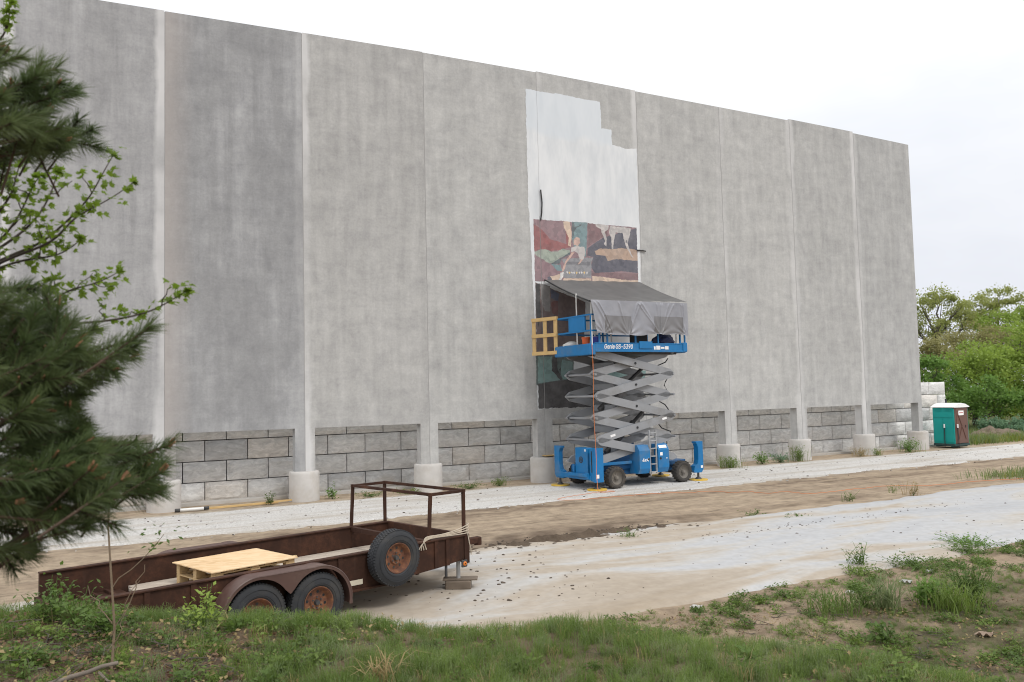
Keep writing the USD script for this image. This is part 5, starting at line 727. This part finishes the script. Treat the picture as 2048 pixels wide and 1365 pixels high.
def instancer(name, label, cat, protos, pts, idx, sc, seed, tilt=.15):
    r = np.random.RandomState(seed); pi_ = UsdGeom.PointInstancer.Define(stage, path(None, name)); pr = setd(pi_.GetPrim(), label=label, category=cat, kind='stuff'); rel = pi_.CreatePrototypesRel()
    for k, (m, mat) in enumerate(protos): rel.AddTarget(obj('clump', m, mat, pr).GetPath())
    n = len(pts); yaw = r.uniform(0, 2 * PI, n); tx, ty = r.normal(0, tilt, n) / 2, r.normal(0, tilt, n) / 2
    q = np.c_[np.cos(yaw / 2), tx, ty, np.sin(yaw / 2)]; q /= np.linalg.norm(q, axis=1, keepdims=True)
    pi_.CreatePositionsAttr(Vt.Vec3fArray.FromNumpy(np.asarray(pts, np.float32))); pi_.CreateProtoIndicesAttr(Vt.IntArray.FromNumpy(np.asarray(idx, np.int32)))
    pi_.CreateOrientationsAttr(Vt.QuathArray([Gf.Quath(float(a), float(b), float(c), float(d)) for a, b, c, d in q])); pi_.CreateScalesAttr(Vt.Vec3fArray.FromNumpy(np.repeat(np.asarray(sc, np.float32)[:, None], 3, 1)))
def scatter(n, x0, x1, y0, y1, dens, seed):
    r = np.random.RandomState(seed); x, y = r.uniform(x0, x1, n), r.uniform(y0, y1, n); keep = r.rand(n) < dens(x, y); x, y = x[keep], y[keep]; return x, y, gz(x, y), r.rand(len(x))
def infr(x, y): return (np.abs(x) < .66 * y + .6)
def left_brush(x, y): return ss(-.9, -2.2, x + .35 * (y - 5.5) * -1 + 1.2 * fb(x, y, .9, 77)) * ss(7.4, 6.2, y)
def dens_grass(x, y):
    s, w = ws(x, y); p = fb(x, y, 1.1, 31); right = ss(.3, 1.7, x + .36 * (y - 7.5) + 1.2 * fb(x, y, .7, 33))
    full = (1 - right) * (1 - .82 * left_brush(x, y)); patch = right * (.9 * ss(-.07, .05, p) + .16 + .5 * ss(7.6, 6.6, y)) * (1 - .45 * ss(9.5, 12, y))
    return (full + patch) * ss(19.1, 19.5, w + .25 * fb(x, y, 2.0, 35)) * infr(x, y)
x, y, z, r_ = scatter(30000, -6.5, 9.5, 2.6, 13.8, dens_grass, 1)
hh = .62 + .5 * fb(x, y, 1.4, 41) * 2 + .12; hh = .80 * np.clip(hh, .45, 1.25) * (1 - .5 * ss(1.0, 3.0, x + .5 * (y - 7.5)))
pr_ = [(tuft(1, 34, .19, .045, .0055, .55), GR[0]), (tuft(2, 34, .21, .05, .0052, .65), GR[1]), (tuft(3, 30, .20, .05, .0048, .8), GR[2]), (tuft(4, 22, .18, .05, .0045, .9), GR[3]), (tuft(5, 34, .15, .055, .006, .9), GR[1]), (tuft(6, 7, .27, .05, .0038, .5), GR[2]), (tuft(7, 10, .22, .06, .0045, 1.0), GR[3])]
dry = fb(x, y, 1.7, 51); idx = np.where(r_ < .36, 0, np.where(r_ < .62, 1, np.where(r_ < .86, 2, np.where((r_ < .885) | ((dry > .2) & (r_ < .93)), 3, np.where(r_ < .955, 4, np.where(r_ < .985, 5, 6))))))
instancer('meadow_grass', 'uncut green grass covering the bank in the foreground', 'grass', pr_, np.c_[x, y, z - .01], idx, hh, 2)
# low leafy ground cover: brush at the left, patches at the right, verge along the road
def dens_weed(x, y):
    s, w = ws(x, y); p = fb(x, y, 1.3, 61); right = ss(.3, 1.7, x + .36 * (y - 7.5)); return (.55 * left_brush(x, y) + right * .6 * ss(.0, .10, p) + .05 + .5 * right * ss(19.0, 19.3, w) * ss(20.3, 19.6, w) * ss(0, .08, fb(x, y, .8, 63))) * ss(19.05, 19.25, w) * infr(x, y)
x, y, z, r_ = scatter(15000, -6.5, 11.0, 2.6, 16.2, dens_weed, 3)
ros = [rosette(20 + k, 44, .026 + .006 * k, .10, .09) for k in range(4)]
pr_ = [(tri([a, b]), GR[4] if k % 2 else GR[1]) for k, (a, b) in enumerate(ros)]
instancer('ground_weeds', 'low leafy weeds scattered over the bare earth in the foreground', 'weeds', pr_, np.c_[x, y, z], (r_ * 3.99).astype(int), np.random.RandomState(5).uniform(.5, 1.35, len(x)), 6)
def leaflitter(seed):
    r = np.random.RandomState(seed); n = 14; c = np.c_[r.normal(0, .09, (n, 2)), r.uniform(.004, .03, n)]; return quads(c, np.c_[r.normal(0, .45, (n, 2)), np.ones(n)], r.normal(size=(n, 3)), r.uniform(.012, .03, n), r.uniform(.02, .045, n))
def dens_lit(x, y): s, w = ws(x, y); return (.95 * left_brush(x, y) + .05 + .15 * ss(1.0, 2.5, x)) * ss(19.2, 19.6, w) * infr(x, y)
x, y, z, r_ = scatter(11000, -6.5, 8, 2.6, 12, dens_lit, 7)
tw_ = [tube(bend_path((-.12, 0, .01), (.14, .03, .03), np.random.RandomState(8 + k), .012, 5), .004, 4, .002) for k in range(2)]
instancer('leaf_litter', 'brown dead leaves and twigs lying among the grass', 'leaf litter', [(leaflitter(1), GR[5]), (leaflitter(2), GR[5]), (leaflitter(3), GR[3]), (tri(tw_), bark_m)], np.c_[x, y, z + .005], (r_ * 3.99).astype(int), np.random.RandomState(9).uniform(.7, 1.4, len(x)), 10)
# thin grass by the road verge at the right and in the wasteland beyond
def dens_far(x, y):
    s, w = ws(x, y); return ss(-.25, .1, fb(x, y, .5, 71)) * np.where(w < -.2, ss(S_END + 3.4, S_END + 5, s) * (w > -9), ss(11.0, 11.6, w) * ss(13.6, 13.2, w) * ss(22.5, 25.5, s))
x, y, z, r_ = scatter(26000, 14, 52, 22, 62, dens_far, 11); sc_ = np.where(ws(x, y)[1] < 0, 2.2, 1.35)
instancer('verge_grass', 'thin yellowish grass by the road at the right and below the trees', 'grass', [(tuft(11, 18, .22, .12, .012, .6), GR[1]), (tuft(12, 18, .2, .12, .012, .7), GR[2]), (tuft(13, 14, .2, .1, .01, .5), leaf('yellow_weed', (.12, .12, .02), (.30, .26, .04), .3))], np.c_[x, y, z], np.minimum((r_ * 2.4).astype(int), 2), sc_, 12)
# clods of earth on the road and yard, and stones in the gravel
def lump(seed, s):
    m = trimesh.creation.icosphere(1, 1.0); m.vertices *= (1 + .9 * (meshkit.noise(m.vertices * 1.7 + 20, seed)[:, None] - .5)) * np.array([1.2, .9, .55]) * s; return m
r0 = np.random.RandomState(17)
def clods(n, s_rng, w_rng, sz): s = r0.uniform(*s_rng, n); w = r0.uniform(*w_rng, n); a = xy(s, w); return np.c_[a[0], a[1], gz(a[0], a[1]) + .05 + .3 * sz * 0], sz * r0.uniform(.4, 1.6, n) ** 1.5
P, S_ = [], []
for n, sr, wr, sz in ((200, (1.5, 24), (13.6, 18.7), .010), (130, (.5, 5.0), (14.5, 18.2), .018), (120, (8, 17), (15.0, 15.5), .012), (26, (4, 22), (15.5, 18.0), .022), (150, (3.0, 9.8), (13.0, 14.3), .019)):
    p, q = clods(n, sr, wr, sz); P.append(p); S_.append(q)
clod_m = paint('dark_clod', (.085, .066, .05), .95, .25, 9, (.15, .12, .09), .5, .3)
P = np.vstack(P); S_ = np.concatenate(S_); instancer('earth_clods', 'small dark clods of earth scattered on the pale road', 'clods', [(lump(k, 1.0), clod_m) for k in range(3)], P, r0.randint(0, 3, len(P)), S_, 18)
s = r0.uniform(-4, 44, 900); w = r0.uniform(1.2, 6.6, 900); a = xy(s, w); stone_m = paint('pale_stone', (.46, .44, .42), .9, .25, 9, (.3, .26, .2), .5)
instancer('gravel_stones', 'loose stones lying on the gravel path', 'stones', [(lump(k + 5, 1.0), stone_m if k < 2 else clod_m) for k in range(3)], np.c_[a[0], a[1], gz(a[0], a[1]) + .03], r0.choice([0, 1, 0, 1, 2], 900), r0.uniform(.012, .045, 900) * r0.uniform(.4, 1, 900), 19)
# ridge of churned mud along the far edge of the road
ru, rv = np.meshgrid(np.linspace(0, 1, 150), np.linspace(-1, 1, 16), indexing='ij'); rs, rw = 3.6 + 6.2 * ru, 13.85 - .35 * ru + .6 * rv * (.6 + .8 * fb(ru * 8, 0 * ru, .8, 5) + .25)
a = xy(rs, rw); hz = np.clip(1 - np.abs(rv) ** 1.5, 0, 1) * np.sin(PI * np.clip(ru, 0.001, .999)) ** .4 * (.10 + .5 * fb(rs, rw, 2.6, 13) + .3 * fb(rs, rw, 7, 14))
obj('mud_ridge', gridmesh(np.stack([a[0], a[1], gz(a[0], a[1]) - .02 + np.maximum(hz, -.01)], -1)), ground_m, smooth=True, kind='structure', label='ridge of dark churned mud along the far road edge', col=np.tile((.125, .095, .07), (2400, 1)))
# ------------------------------------------------------------------ single plants
def weed(label, x, y, h, rad, n, size, mat, seed, blades=0, name='weed', cat='weed'):
    z = float(gz(x, y)); t = thing(name, label, cat, (x, y, z)); r = np.random.RandomState(seed)
    if n:
        ns = max(4, n // 14); c, st = [], []
        for k in range(ns):
            a = r.uniform(0, 2 * PI); q = rad * r.uniform(.15, 1); tip = np.array([q * math.cos(a), q * math.sin(a), h * r.uniform(.45, 1)]); st.append(tube(bend_path((0, 0, 0), tip, r, .02 * h, 5), .006 * h + .002, 4, .002))
            m = n // ns; f = r.uniform(.3, 1, m)[:, None]; c.append(tip * f + r.normal(0, .07 * h + .3 * size, (m, 3)))
        c = np.vstack(c); c[:, 2] = np.maximum(c[:, 2], .01); s = size * r.uniform(.6, 1.3, len(c)); obj('stem', st, GR[4], t); obj('leaves', quads(c, np.c_[r.normal(0, .6, (len(c), 2)), np.ones(len(c))], r.normal(size=(len(c), 3)), s * .5, s), mat, t)
    if blades: obj('blades', tuft(seed, blades, h, rad * .38, .010 + .006 * h, 1.35), mat, t)
    return t
def wp(s, w): a = xy(s, w); return float(a[0]), float(a[1])
WL = [ # along the wall foot
 ('green weed beside the yellow lath left of the second footing', *wp(3.2, .45), .42, .3, 160, .07, GR[4], 1, 0), ('dark green leafy weed against the right side of the second footing', *wp(5.3, .3), .5, .22, 140, .09, LEAF['mid'], 2, 0),
 ('flat green weed patch right of the second footing', *wp(6.6, .55), .16, .7, 300, .06, GR[4], 3, 0), ('flat green weed patch left of the third footing', *wp(7.9, .6), .18, .6, 260, .06, GR[1], 4, 0), ('green weed patch midway between the third and fourth footings', *wp(10.3, .6), .22, .8, 380, .06, GR[4], 5, 0), ('upright green weed clump left of the fourth footing', *wp(11.6, .5), .34, .45, 260, .06, GR[1], 6, 30),
 ('tall grassy weed clump right of the scissor lift at the footing', *wp(22.6, .9), .55, .7, 200, .09, GR[1], 7, 110), ('round dark green bush at the foot of the blocks right of the grassy clump', *wp(24.9, .5), .55, .42, 260, .11, LEAF['mid'], 8, 0),
 ('spreading grey-green weed with small white flowers beside the dark bush', *wp(26.0, .5), .45, .6, 260, .10, LEAF['blue'], 9, 20), ('light green tall weed left of the third footing from the right', *wp(27.0, .6), .75, .5, 220, .08, GR[1], 10, 50), ('reddish dry weed left of the second footing from the right', *wp(31.0, .75), .45, .5, 160, .07, GR[3], 11, 60), ('green weed against the second footing from the right', *wp(32.0, .9), .4, .35, 120, .07, GR[1], 12, 40),
 ('bushy green weed between the last two footings', *wp(34.8, .6), .65, .8, 420, .09, LEAF['mid'], 13, 60),
 # yard and road verge
 ('small yellow-green weed on the bare yard left of the road end', 8.84, 22.6, .28, .25, 70, .05, GR[4], 14, 14), ('yellow flowering weed at the far road edge', 10.91, 23.3, .42, .3, 120, .05, GR[3], 15, 16), ('tiny weed sprig on the yard beside the flowering weed', 10.67, 24.0, .26, .2, 50, .05, GR[1], 16, 8), ('low green weed on the mud behind the road edge', 2.35, 17.5, .2, .3, 90, .05, GR[4], 17, 12), ('flat weed on the yard in the middle between path and road', 5.73, 20.4, .12, .5, 160, .05, GR[4], 18, 0), ('small flat weed on the yard right of the mud ridge', 6.47, 19.7, .1, .45, 120, .05, GR[4], 19, 0),
 # foreground right
 ('big bushy green weed on the bare slope at the right', 6.29, 11.85, .62, .34, 520, .06, GR[4], 20, 20), ('broad tuft of long grass at the right below the bushy weed', 5.85, 11.5, .40, .40, 0, .05, GR[1], 21, 190), ('dark green dock plant with long leaves beside the long grass', 5.60, 11.75, .36, .28, 130, .11, LEAF['mid'], 22, 40), ('spiky tuft of blue-green grass in the middle of the bare slope', 4.99, 11.6, .44, .28, 0, .05, GR[2], 23, 110), ('sprawling yellow-green weed left of the spiky tuft', 4.72, 11.7, .38, .32, 240, .06, GR[4], 24, 20), ('wide grass clump at the left end of the row of tufts', 4.23, 11.45, .36, .45, 60, .05, GR[0], 25, 150), ('small upright weed at the road edge', 5.76, 14.35, .40, .26, 170, .05, GR[4], 26, 20), ('mat of green weeds overlapping the road edge at the right', 8.5, 15.9, .20, .75, 620, .05, LEAF['mid'], 27, 0), ('long mat of green weeds beside the road', 6.65, 14.1, .18, .8, 620, .05, GR[4], 28, 0), ('ragged mat of weeds at the near road edge left of the small upright weed', 5.5, 13.75, .16, .55, 420, .05, GR[1], 35, 0), ('dense green weed mat at the right beside the pale rubble', 8.0, 15.2, .18, .6, 520, .05, GR[4], 36, 0), ('leafy dock plant on the lower right slope', 4.4, 10.35, .22, .26, 80, .10, GR[4], 29, 20),
 ('pale dry grass tuft in the near grass', -.9, 5.6, .20, .16, 0, .05, GR[3], 30, 50), ('tall fresh green weed standing above the left end of the bank', -3.66, 6.7, .36, .22, 260, .05, GR[4], 31, 0), ('second fresh green weed on the bank before the trailer tail', -3.4, 6.6, .30, .22, 220, .05, GR[4], 32, 0), ('arching fern-like weed against the trailer side', -2.55, 6.9, .34, .3, 220, .05, LEAF['bright'], 33, 0), ('leafy weed below the sapling', -3.1, 6.5, .28, .3, 260, .05, GR[4], 34, 0)]
for a in WL: weed(a[0], a[1], a[2], a[3], a[4], a[5], a[6], a[7], a[8] + 300, a[9])
# scraps of paper and bark on the slope
for (x, y, sz, c, lb) in ((5.97, 13.1, .08, (.42, .42, .42), 'pale grey scrap of sheet lying on the bare slope'), (6.65, 13.75, .06, (.55, .54, .52), 'white paper scrap beside the weed mat'), (4.87, 12.5, .06, (.5, .48, .46), 'crumpled pale scrap near the road edge'), (2.48, 11.9, .07, (.5, .49, .46), 'crumpled white wrapper by the road edge'), (5.61, 10.3, .09, (.26, .19, .14), 'broken piece of tan bark on the lower slope')):
    t = thing('litter_scrap', lb, 'scrap', (x, y, float(gz(x, y)) + .02)); u_, v_ = np.meshgrid(np.linspace(-1, 1, 8), np.linspace(-1, 1, 8), indexing='ij'); P = np.stack([u_ * sz * (1 + .3 * v_), v_ * sz * .6, .02 * np.sin(u_ * 4 + v_ * 3) + .03 * fb(u_, v_, 3, 3) + .02], -1)
    top_ = gridmesh(P); bot = gridmesh(P - [0, 0, .004]); bot.invert(); obj('sheet', [top_, bot], paint('scrap_%d' % int(x * 100), c, .7, .08, 20), t, smooth=True)
stk = thing('dead_branch', 'dead grey branch lying in the brush at the lower left', 'branch', (-2.75, 5.35, float(gz(-2.75, 5.35)) + .05)); obj('wood', [tube(bend_path((-.22, 0, 0), (.2, .1, .10), np.random.RandomState(3), .01, 6), .018, 7, .012), tube(bend_path((.1, .05, .06), (.2, .0, .02), np.random.RandomState(4), .01, 4), .009, 5, .005)], paint('grey_deadwood', (.17, .14, .115), .9, .2, 12), stk, smooth=60)
# thin bare sapling in front of the trailer
sp = thing('sapling', 'thin brown bare sapling rising in front of the trailer tail', 'sapling', (-2.68, 5.62, float(gz(-2.68, 5.62)) - .03)); sb_m = paint('sapling_bark', (.20, .145, .095), .9, .2, 20)
obj('stem', tube([(0, 0, 0), (.02, .01, .35), (0, 0, .7), (-.02, 0, 1.0), (-.01, 0, 1.4)], .009, 8, .005), sb_m, sp, smooth=60)
for k, (p, q) in enumerate((((.01, 0, .38), (-.16, .02, .62)), ((0, 0, .30), (.2, -.02, .66)), ((.12, 0, .5), (.2, .05, .75)), ((0, 0, .6), (.34, .02, .95)), ((.02, 0, .25), (.1, .04, .5)))): obj('twig', tube(bend_path(p, q, np.random.RandomState(60 + k), .012, 6), .004, 5, .002), sb_m, sp, smooth=60)
r = np.random.RandomState(70); c = np.array([.32, .02, .93]) + r.normal(0, .07, (26, 3)); obj('leaves', quads(c, np.c_[r.normal(0, .6, (26, 2)), np.ones(26)], r.normal(size=(26, 3)), .022, .045), GR[4], sp)
# ------------------------------------------------------------------ pine at the left, close to the viewer
px0, py0 = -2.55, 2.75; pz = float(gz(px0, py0)) - .1; pine = thing('pine_tree', 'dark green pine with long needles and orange buds at the left edge close by', 'tree', (px0, py0, pz))
needle_m = leaf('pine_needles', (.04, .058, .02), (.15, .17, .07), .22, .4, 4.0); cone_m = paint('orange_pollen_cones', (.20, .095, .045), .8, .3, 40, (.12, .06, .03), .4); pbark_m = paint('pine_bark', (.085, .055, .038), .95, .3, 14, (.04, .03, .025), .5, .5)
r = np.random.RandomState(12)
# masses of shoots: centre x, z, radii, number, and the direction they grow
MASS = [(-1.68, 4.56, .17, .14, 44, .9, .3), (-1.52, 4.60, .10, .11, 22, 1, .35), (-1.48, 4.48, .09, .06, 12, 1, .0), (-1.62, 3.93, .16, .09, 20, .6, .6), (-1.56, 3.78, .20, .14, 40, .9, .4), (-1.40, 3.70, .13, .12, 24, 1, .3), (-1.55, 3.52, .20, .14, 34, .8, .2), (-1.52, 3.36, .22, .14, 40, .9, .1), (-1.32, 3.44, .15, .05, 16, 1, .35), (-1.24, 3.36, .14, .06, 18, 1, .25), (-1.30, 3.27, .14, .05, 12, 1, -.1), (-1.58, 3.20, .15, .10, 20, .7, -.1), (-2.15, 3.5, .42, .5, 60, .6, .3), (-2.1, 4.5, .4, .4, 40, .6, .4), (-2.6, 5.2, .5, .6, 50, .2, .8), (-3.1, 3.8, .4, .8, 50, -.8, .3)]
shoots = [(-1.42, 4.68, 1, .55), (-1.43, 4.58, 1, .1), (-1.45, 4.48, 1, -.2), (-1.52, 4.74, .6, .8), (-1.22, 3.80, 1, .25), (-1.28, 3.70, 1, -.25), (-1.10, 3.83, .9, .7), (-1.15, 3.77, 1, .35), (-1.34, 3.86, .5, .9), (-1.42, 3.92, .2, 1), (-1.50, 3.96, .1, 1), (-1.06, 3.46, 1, .35), (-1.07, 3.38, .9, .5), (-1.13, 3.30, 1, .1), (-1.20, 3.22, .9, -.3), (-1.60, 3.06, .6, -.4)]
SH = []
for (x, z, rx, rz, n, dx, dz) in MASS:
    for k in range(n):
        a = r.uniform(0, 2 * PI); q = math.sqrt(r.rand()); X = x + rx * q * math.cos(a); Z = z + rz * q * math.sin(a); Y = 2.72 + r.uniform(-.28, .30); d = np.array([dx, r.normal(-.1, .5), dz]) + r.normal(0, .28, 3); SH.append((np.array([X, Y, Z]), d / np.linalg.norm(d), r.uniform(.10, .17)))
for (X, Z, dx, dz) in shoots: d = np.array([dx, r.normal(-.1, .2), dz]); SH.append((np.array([X, 2.70 + r.uniform(-.1, .1), Z]), d / np.linalg.norm(d), .16))
NV, NF, k0_ = [], [], 0; st, cones = [], []; base = np.array([px0, py0, pz])
for tip, d, ln in [(a - np.array([.03, 0, 0]), b, c) for a, b, c in SH]:
    n = 190; t = r.uniform(0, 1, n) ** .8; a = r.uniform(0, 2 * PI, n); ref = np.array([0, 0, 1.]) if abs(d[2]) < .9 else np.array([1., 0, 0]); e1 = np.cross(d, ref); e1 /= np.linalg.norm(e1); e2 = np.cross(d, e1)
    rad = np.cos(a)[:, None] * e1 + np.sin(a)[:, None] * e2; op = (1.05 - .55 * t + r.normal(0, .1, n))[:, None]; dr_ = d * np.cos(op) + rad * np.sin(op); L_ = r.uniform(.05, .085, n)[:, None]
    o = tip - d * ln * (1 - t)[:, None]; m_ = o + dr_ * L_ * .5; e = o + dr_ * L_ + [0, 0, -.006]; sd = np.cross(dr_, r.normal(size=(n, 3))); sd /= np.linalg.norm(sd, axis=1, keepdims=True); sd *= .0011
    v = np.stack([o - sd, o + sd, m_ - sd, m_ + sd, e], 1).reshape(-1, 3); i = k0_ + np.arange(n) * 5; NV.append(v); NF.append(np.vstack([np.c_[i, i + 1, i + 3], np.c_[i, i + 3, i + 2], np.c_[i + 2, i + 3, i + 4]])); k0_ += 5 * n
    st.append(tube([tip - d * (ln + .12) + r.normal(0, .01, 3), tip - d * ln * .5, tip], .0042, 5, .003))
    if r.rand() < .42:
        for q in range(r.randint(1, 4)): c = tip + rad[q] * .007 + d * .004; cones.append(cyl(c - d * .010, c + (d + np.array([0, 0, .6])) * .014, .0042, 6, .0028))
obj('needles', trimesh.Trimesh(np.vstack(NV) - base, np.vstack(NF), process=False), needle_m, pine, kind='stuff'); obj('shoots', moved(tri(st), -base), pbark_m, pine, kind='stuff'); obj('buds', moved(tri(cones), -base), cone_m, pine, kind='stuff')
obj('trunk', tube([(0, 0, 0), (.02, .02, 1.0), (-.02, 0, 2.2), (.0, .0, 3.6), (.0, .0, 4.4)], .11, 14, .03), pbark_m, pine, smooth=60)
for (q0, q1) in ((2.4, (-1.7, 2.75, 4.5)), (1.6, (-1.3, 2.72, 3.74)), (1.55, (-1.6, 2.75, 3.88)), (1.2, (-1.2, 2.7, 3.36)), (1.1, (-1.5, 2.75, 3.3)), (.9, (-1.6, 2.7, 3.12)), (1.3, (-3.1, 2.8, 3.9)), (3.0, (-2.7, 2.8, 5.4))): obj('branch', tube(bend_path((0, 0, q0 * 1.0 - .2), np.array(q1) - base, r, .035, 7), .022, 7, .006), pbark_m, pine, smooth=60)
# ------------------------------------------------------------------ young maple behind the pine: thin branches with fresh leaves
mb = np.array([-2.6, 3.5, float(gz(-2.6, 3.5)) - .1]); maple = thing('maple_tree', 'young maple with thin branches and fresh yellow-green leaves behind the pine', 'tree', tuple(mb)); mleaf_m = leaf('maple_leaves', (.10, .155, .015), (.21, .29, .035), .45, .5, 3, 9, 1.5)
def ml(px, py, Y=3.3): return np.array([(px - 1024) / 1680.3 * Y, Y, 3.6 + (806 - py) / 1680.3 * Y])
mbk = paint('maple_bark', (.075, .06, .052), .9, .2, 20)
BR = [[(-.2 * 1000, 640), (0, 515), (80, 480), (150, 420), (185, 375), (222, 308)], [(-200, 640), (0, 520), (95, 482), (140, 440), (190, 410), (265, 363)], [(-200, 600), (-20, 500), (60, 440), (95, 385), (110, 340)], [(-200, 640), (0, 530), (90, 512), (158, 478)], [(-120, 720), (60, 640), (120, 590), (170, 572), (235, 545)], [(-120, 720), (100, 655), (200, 645), (280, 632), (330, 612), (372, 588)], [(-60, 690), (70, 620), (105, 560)], [(-200, 200), (-40, 90), (5, 30), (10, -20)], [(-160, 560), (-20, 430), (20, 370), (40, 300)], [(-120, 560), (0, 470), (45, 400), (75, 345)]]
ML5 = Polygon([(0, 0), (.30, .02), (.50, .22), (.34, .26), (.52, .52), (.34, .50), (.22, .60), (.16, .44), (.0, 1.0), (-.16, .44), (-.22, .60), (-.34, .50), (-.52, .52), (-.34, .26), (-.50, .22), (-.30, .02)]); lv, lf = trimesh.creation.triangulate_polygon(ML5, engine='earcut')
r = np.random.RandomState(33); LV, LF, k = [], [], 0
def mleaf(p, d, s):
    global k
    u = d + r.normal(0, .5, 3) + [0, 0, -.45]; u /= np.linalg.norm(u); n = np.array([0, -.3, 1.]) + r.normal(0, .5, 3); v = np.cross(n, u); v /= np.linalg.norm(v); n = np.cross(u, v)
    LV.append(p + s * (lv[:, :1] * v + lv[:, 1:] * u + (.25 * np.abs(lv[:, :1]) - .25 * lv[:, 1:] ** 2) * n)); LF.append(lf + k); k += len(lv)
for q, b in enumerate(BR):
    P = np.array([ml(a, c, 3.3 + .05 * math.sin(q * 2 + i)) for i, (a, c) in enumerate(b)]); cs = CubicSpline(np.arange(len(P)), P); pts = cs(np.linspace(0, len(P) - 1, 30)); obj('branch', tube(pts - mb, .007, 6, .0018), mbk, maple, smooth=60)
    for i in range(8, 30):
        if r.rand() < .80:
            d = (pts[i] - pts[i - 1]); d /= np.linalg.norm(d)
            for _ in range(r.randint(2, 5)): side = r.normal(size=3); tip = pts[i] + .016 * side + d * .01; mleaf(tip - mb, side / np.linalg.norm(side) * .8 + d, r.uniform(.022, .040))
    for _ in range(6): mleaf(pts[-1] - mb, d + r.normal(0, .5, 3), r.uniform(.025, .042))
    for i in (12, 17, 22):
        if r.rand() < .8:
            e = pts[i] + np.array([r.normal(0, .05), r.normal(0, .05), r.uniform(.0, .10)]); obj('branch', tube(bend_path(pts[i] - mb, e - mb, r, .006, 5), .003, 5, .0013), mbk, maple, smooth=60)
            for _ in range(7): mleaf(e - mb + r.normal(0, .014, 3), r.normal(size=3), r.uniform(.020, .036))
obj('leaves', trimesh.Trimesh(np.vstack(LV), np.vstack(LF), process=False), mleaf_m, maple, kind='stuff')
obj('trunk', tube(np.array([mb, [-2.55, 3.45, 3.0], [-2.45, 3.4, 3.9], [-2.4, 3.35, 5.0]]) - mb, .035, 9, .012), mbk, maple, smooth=60)
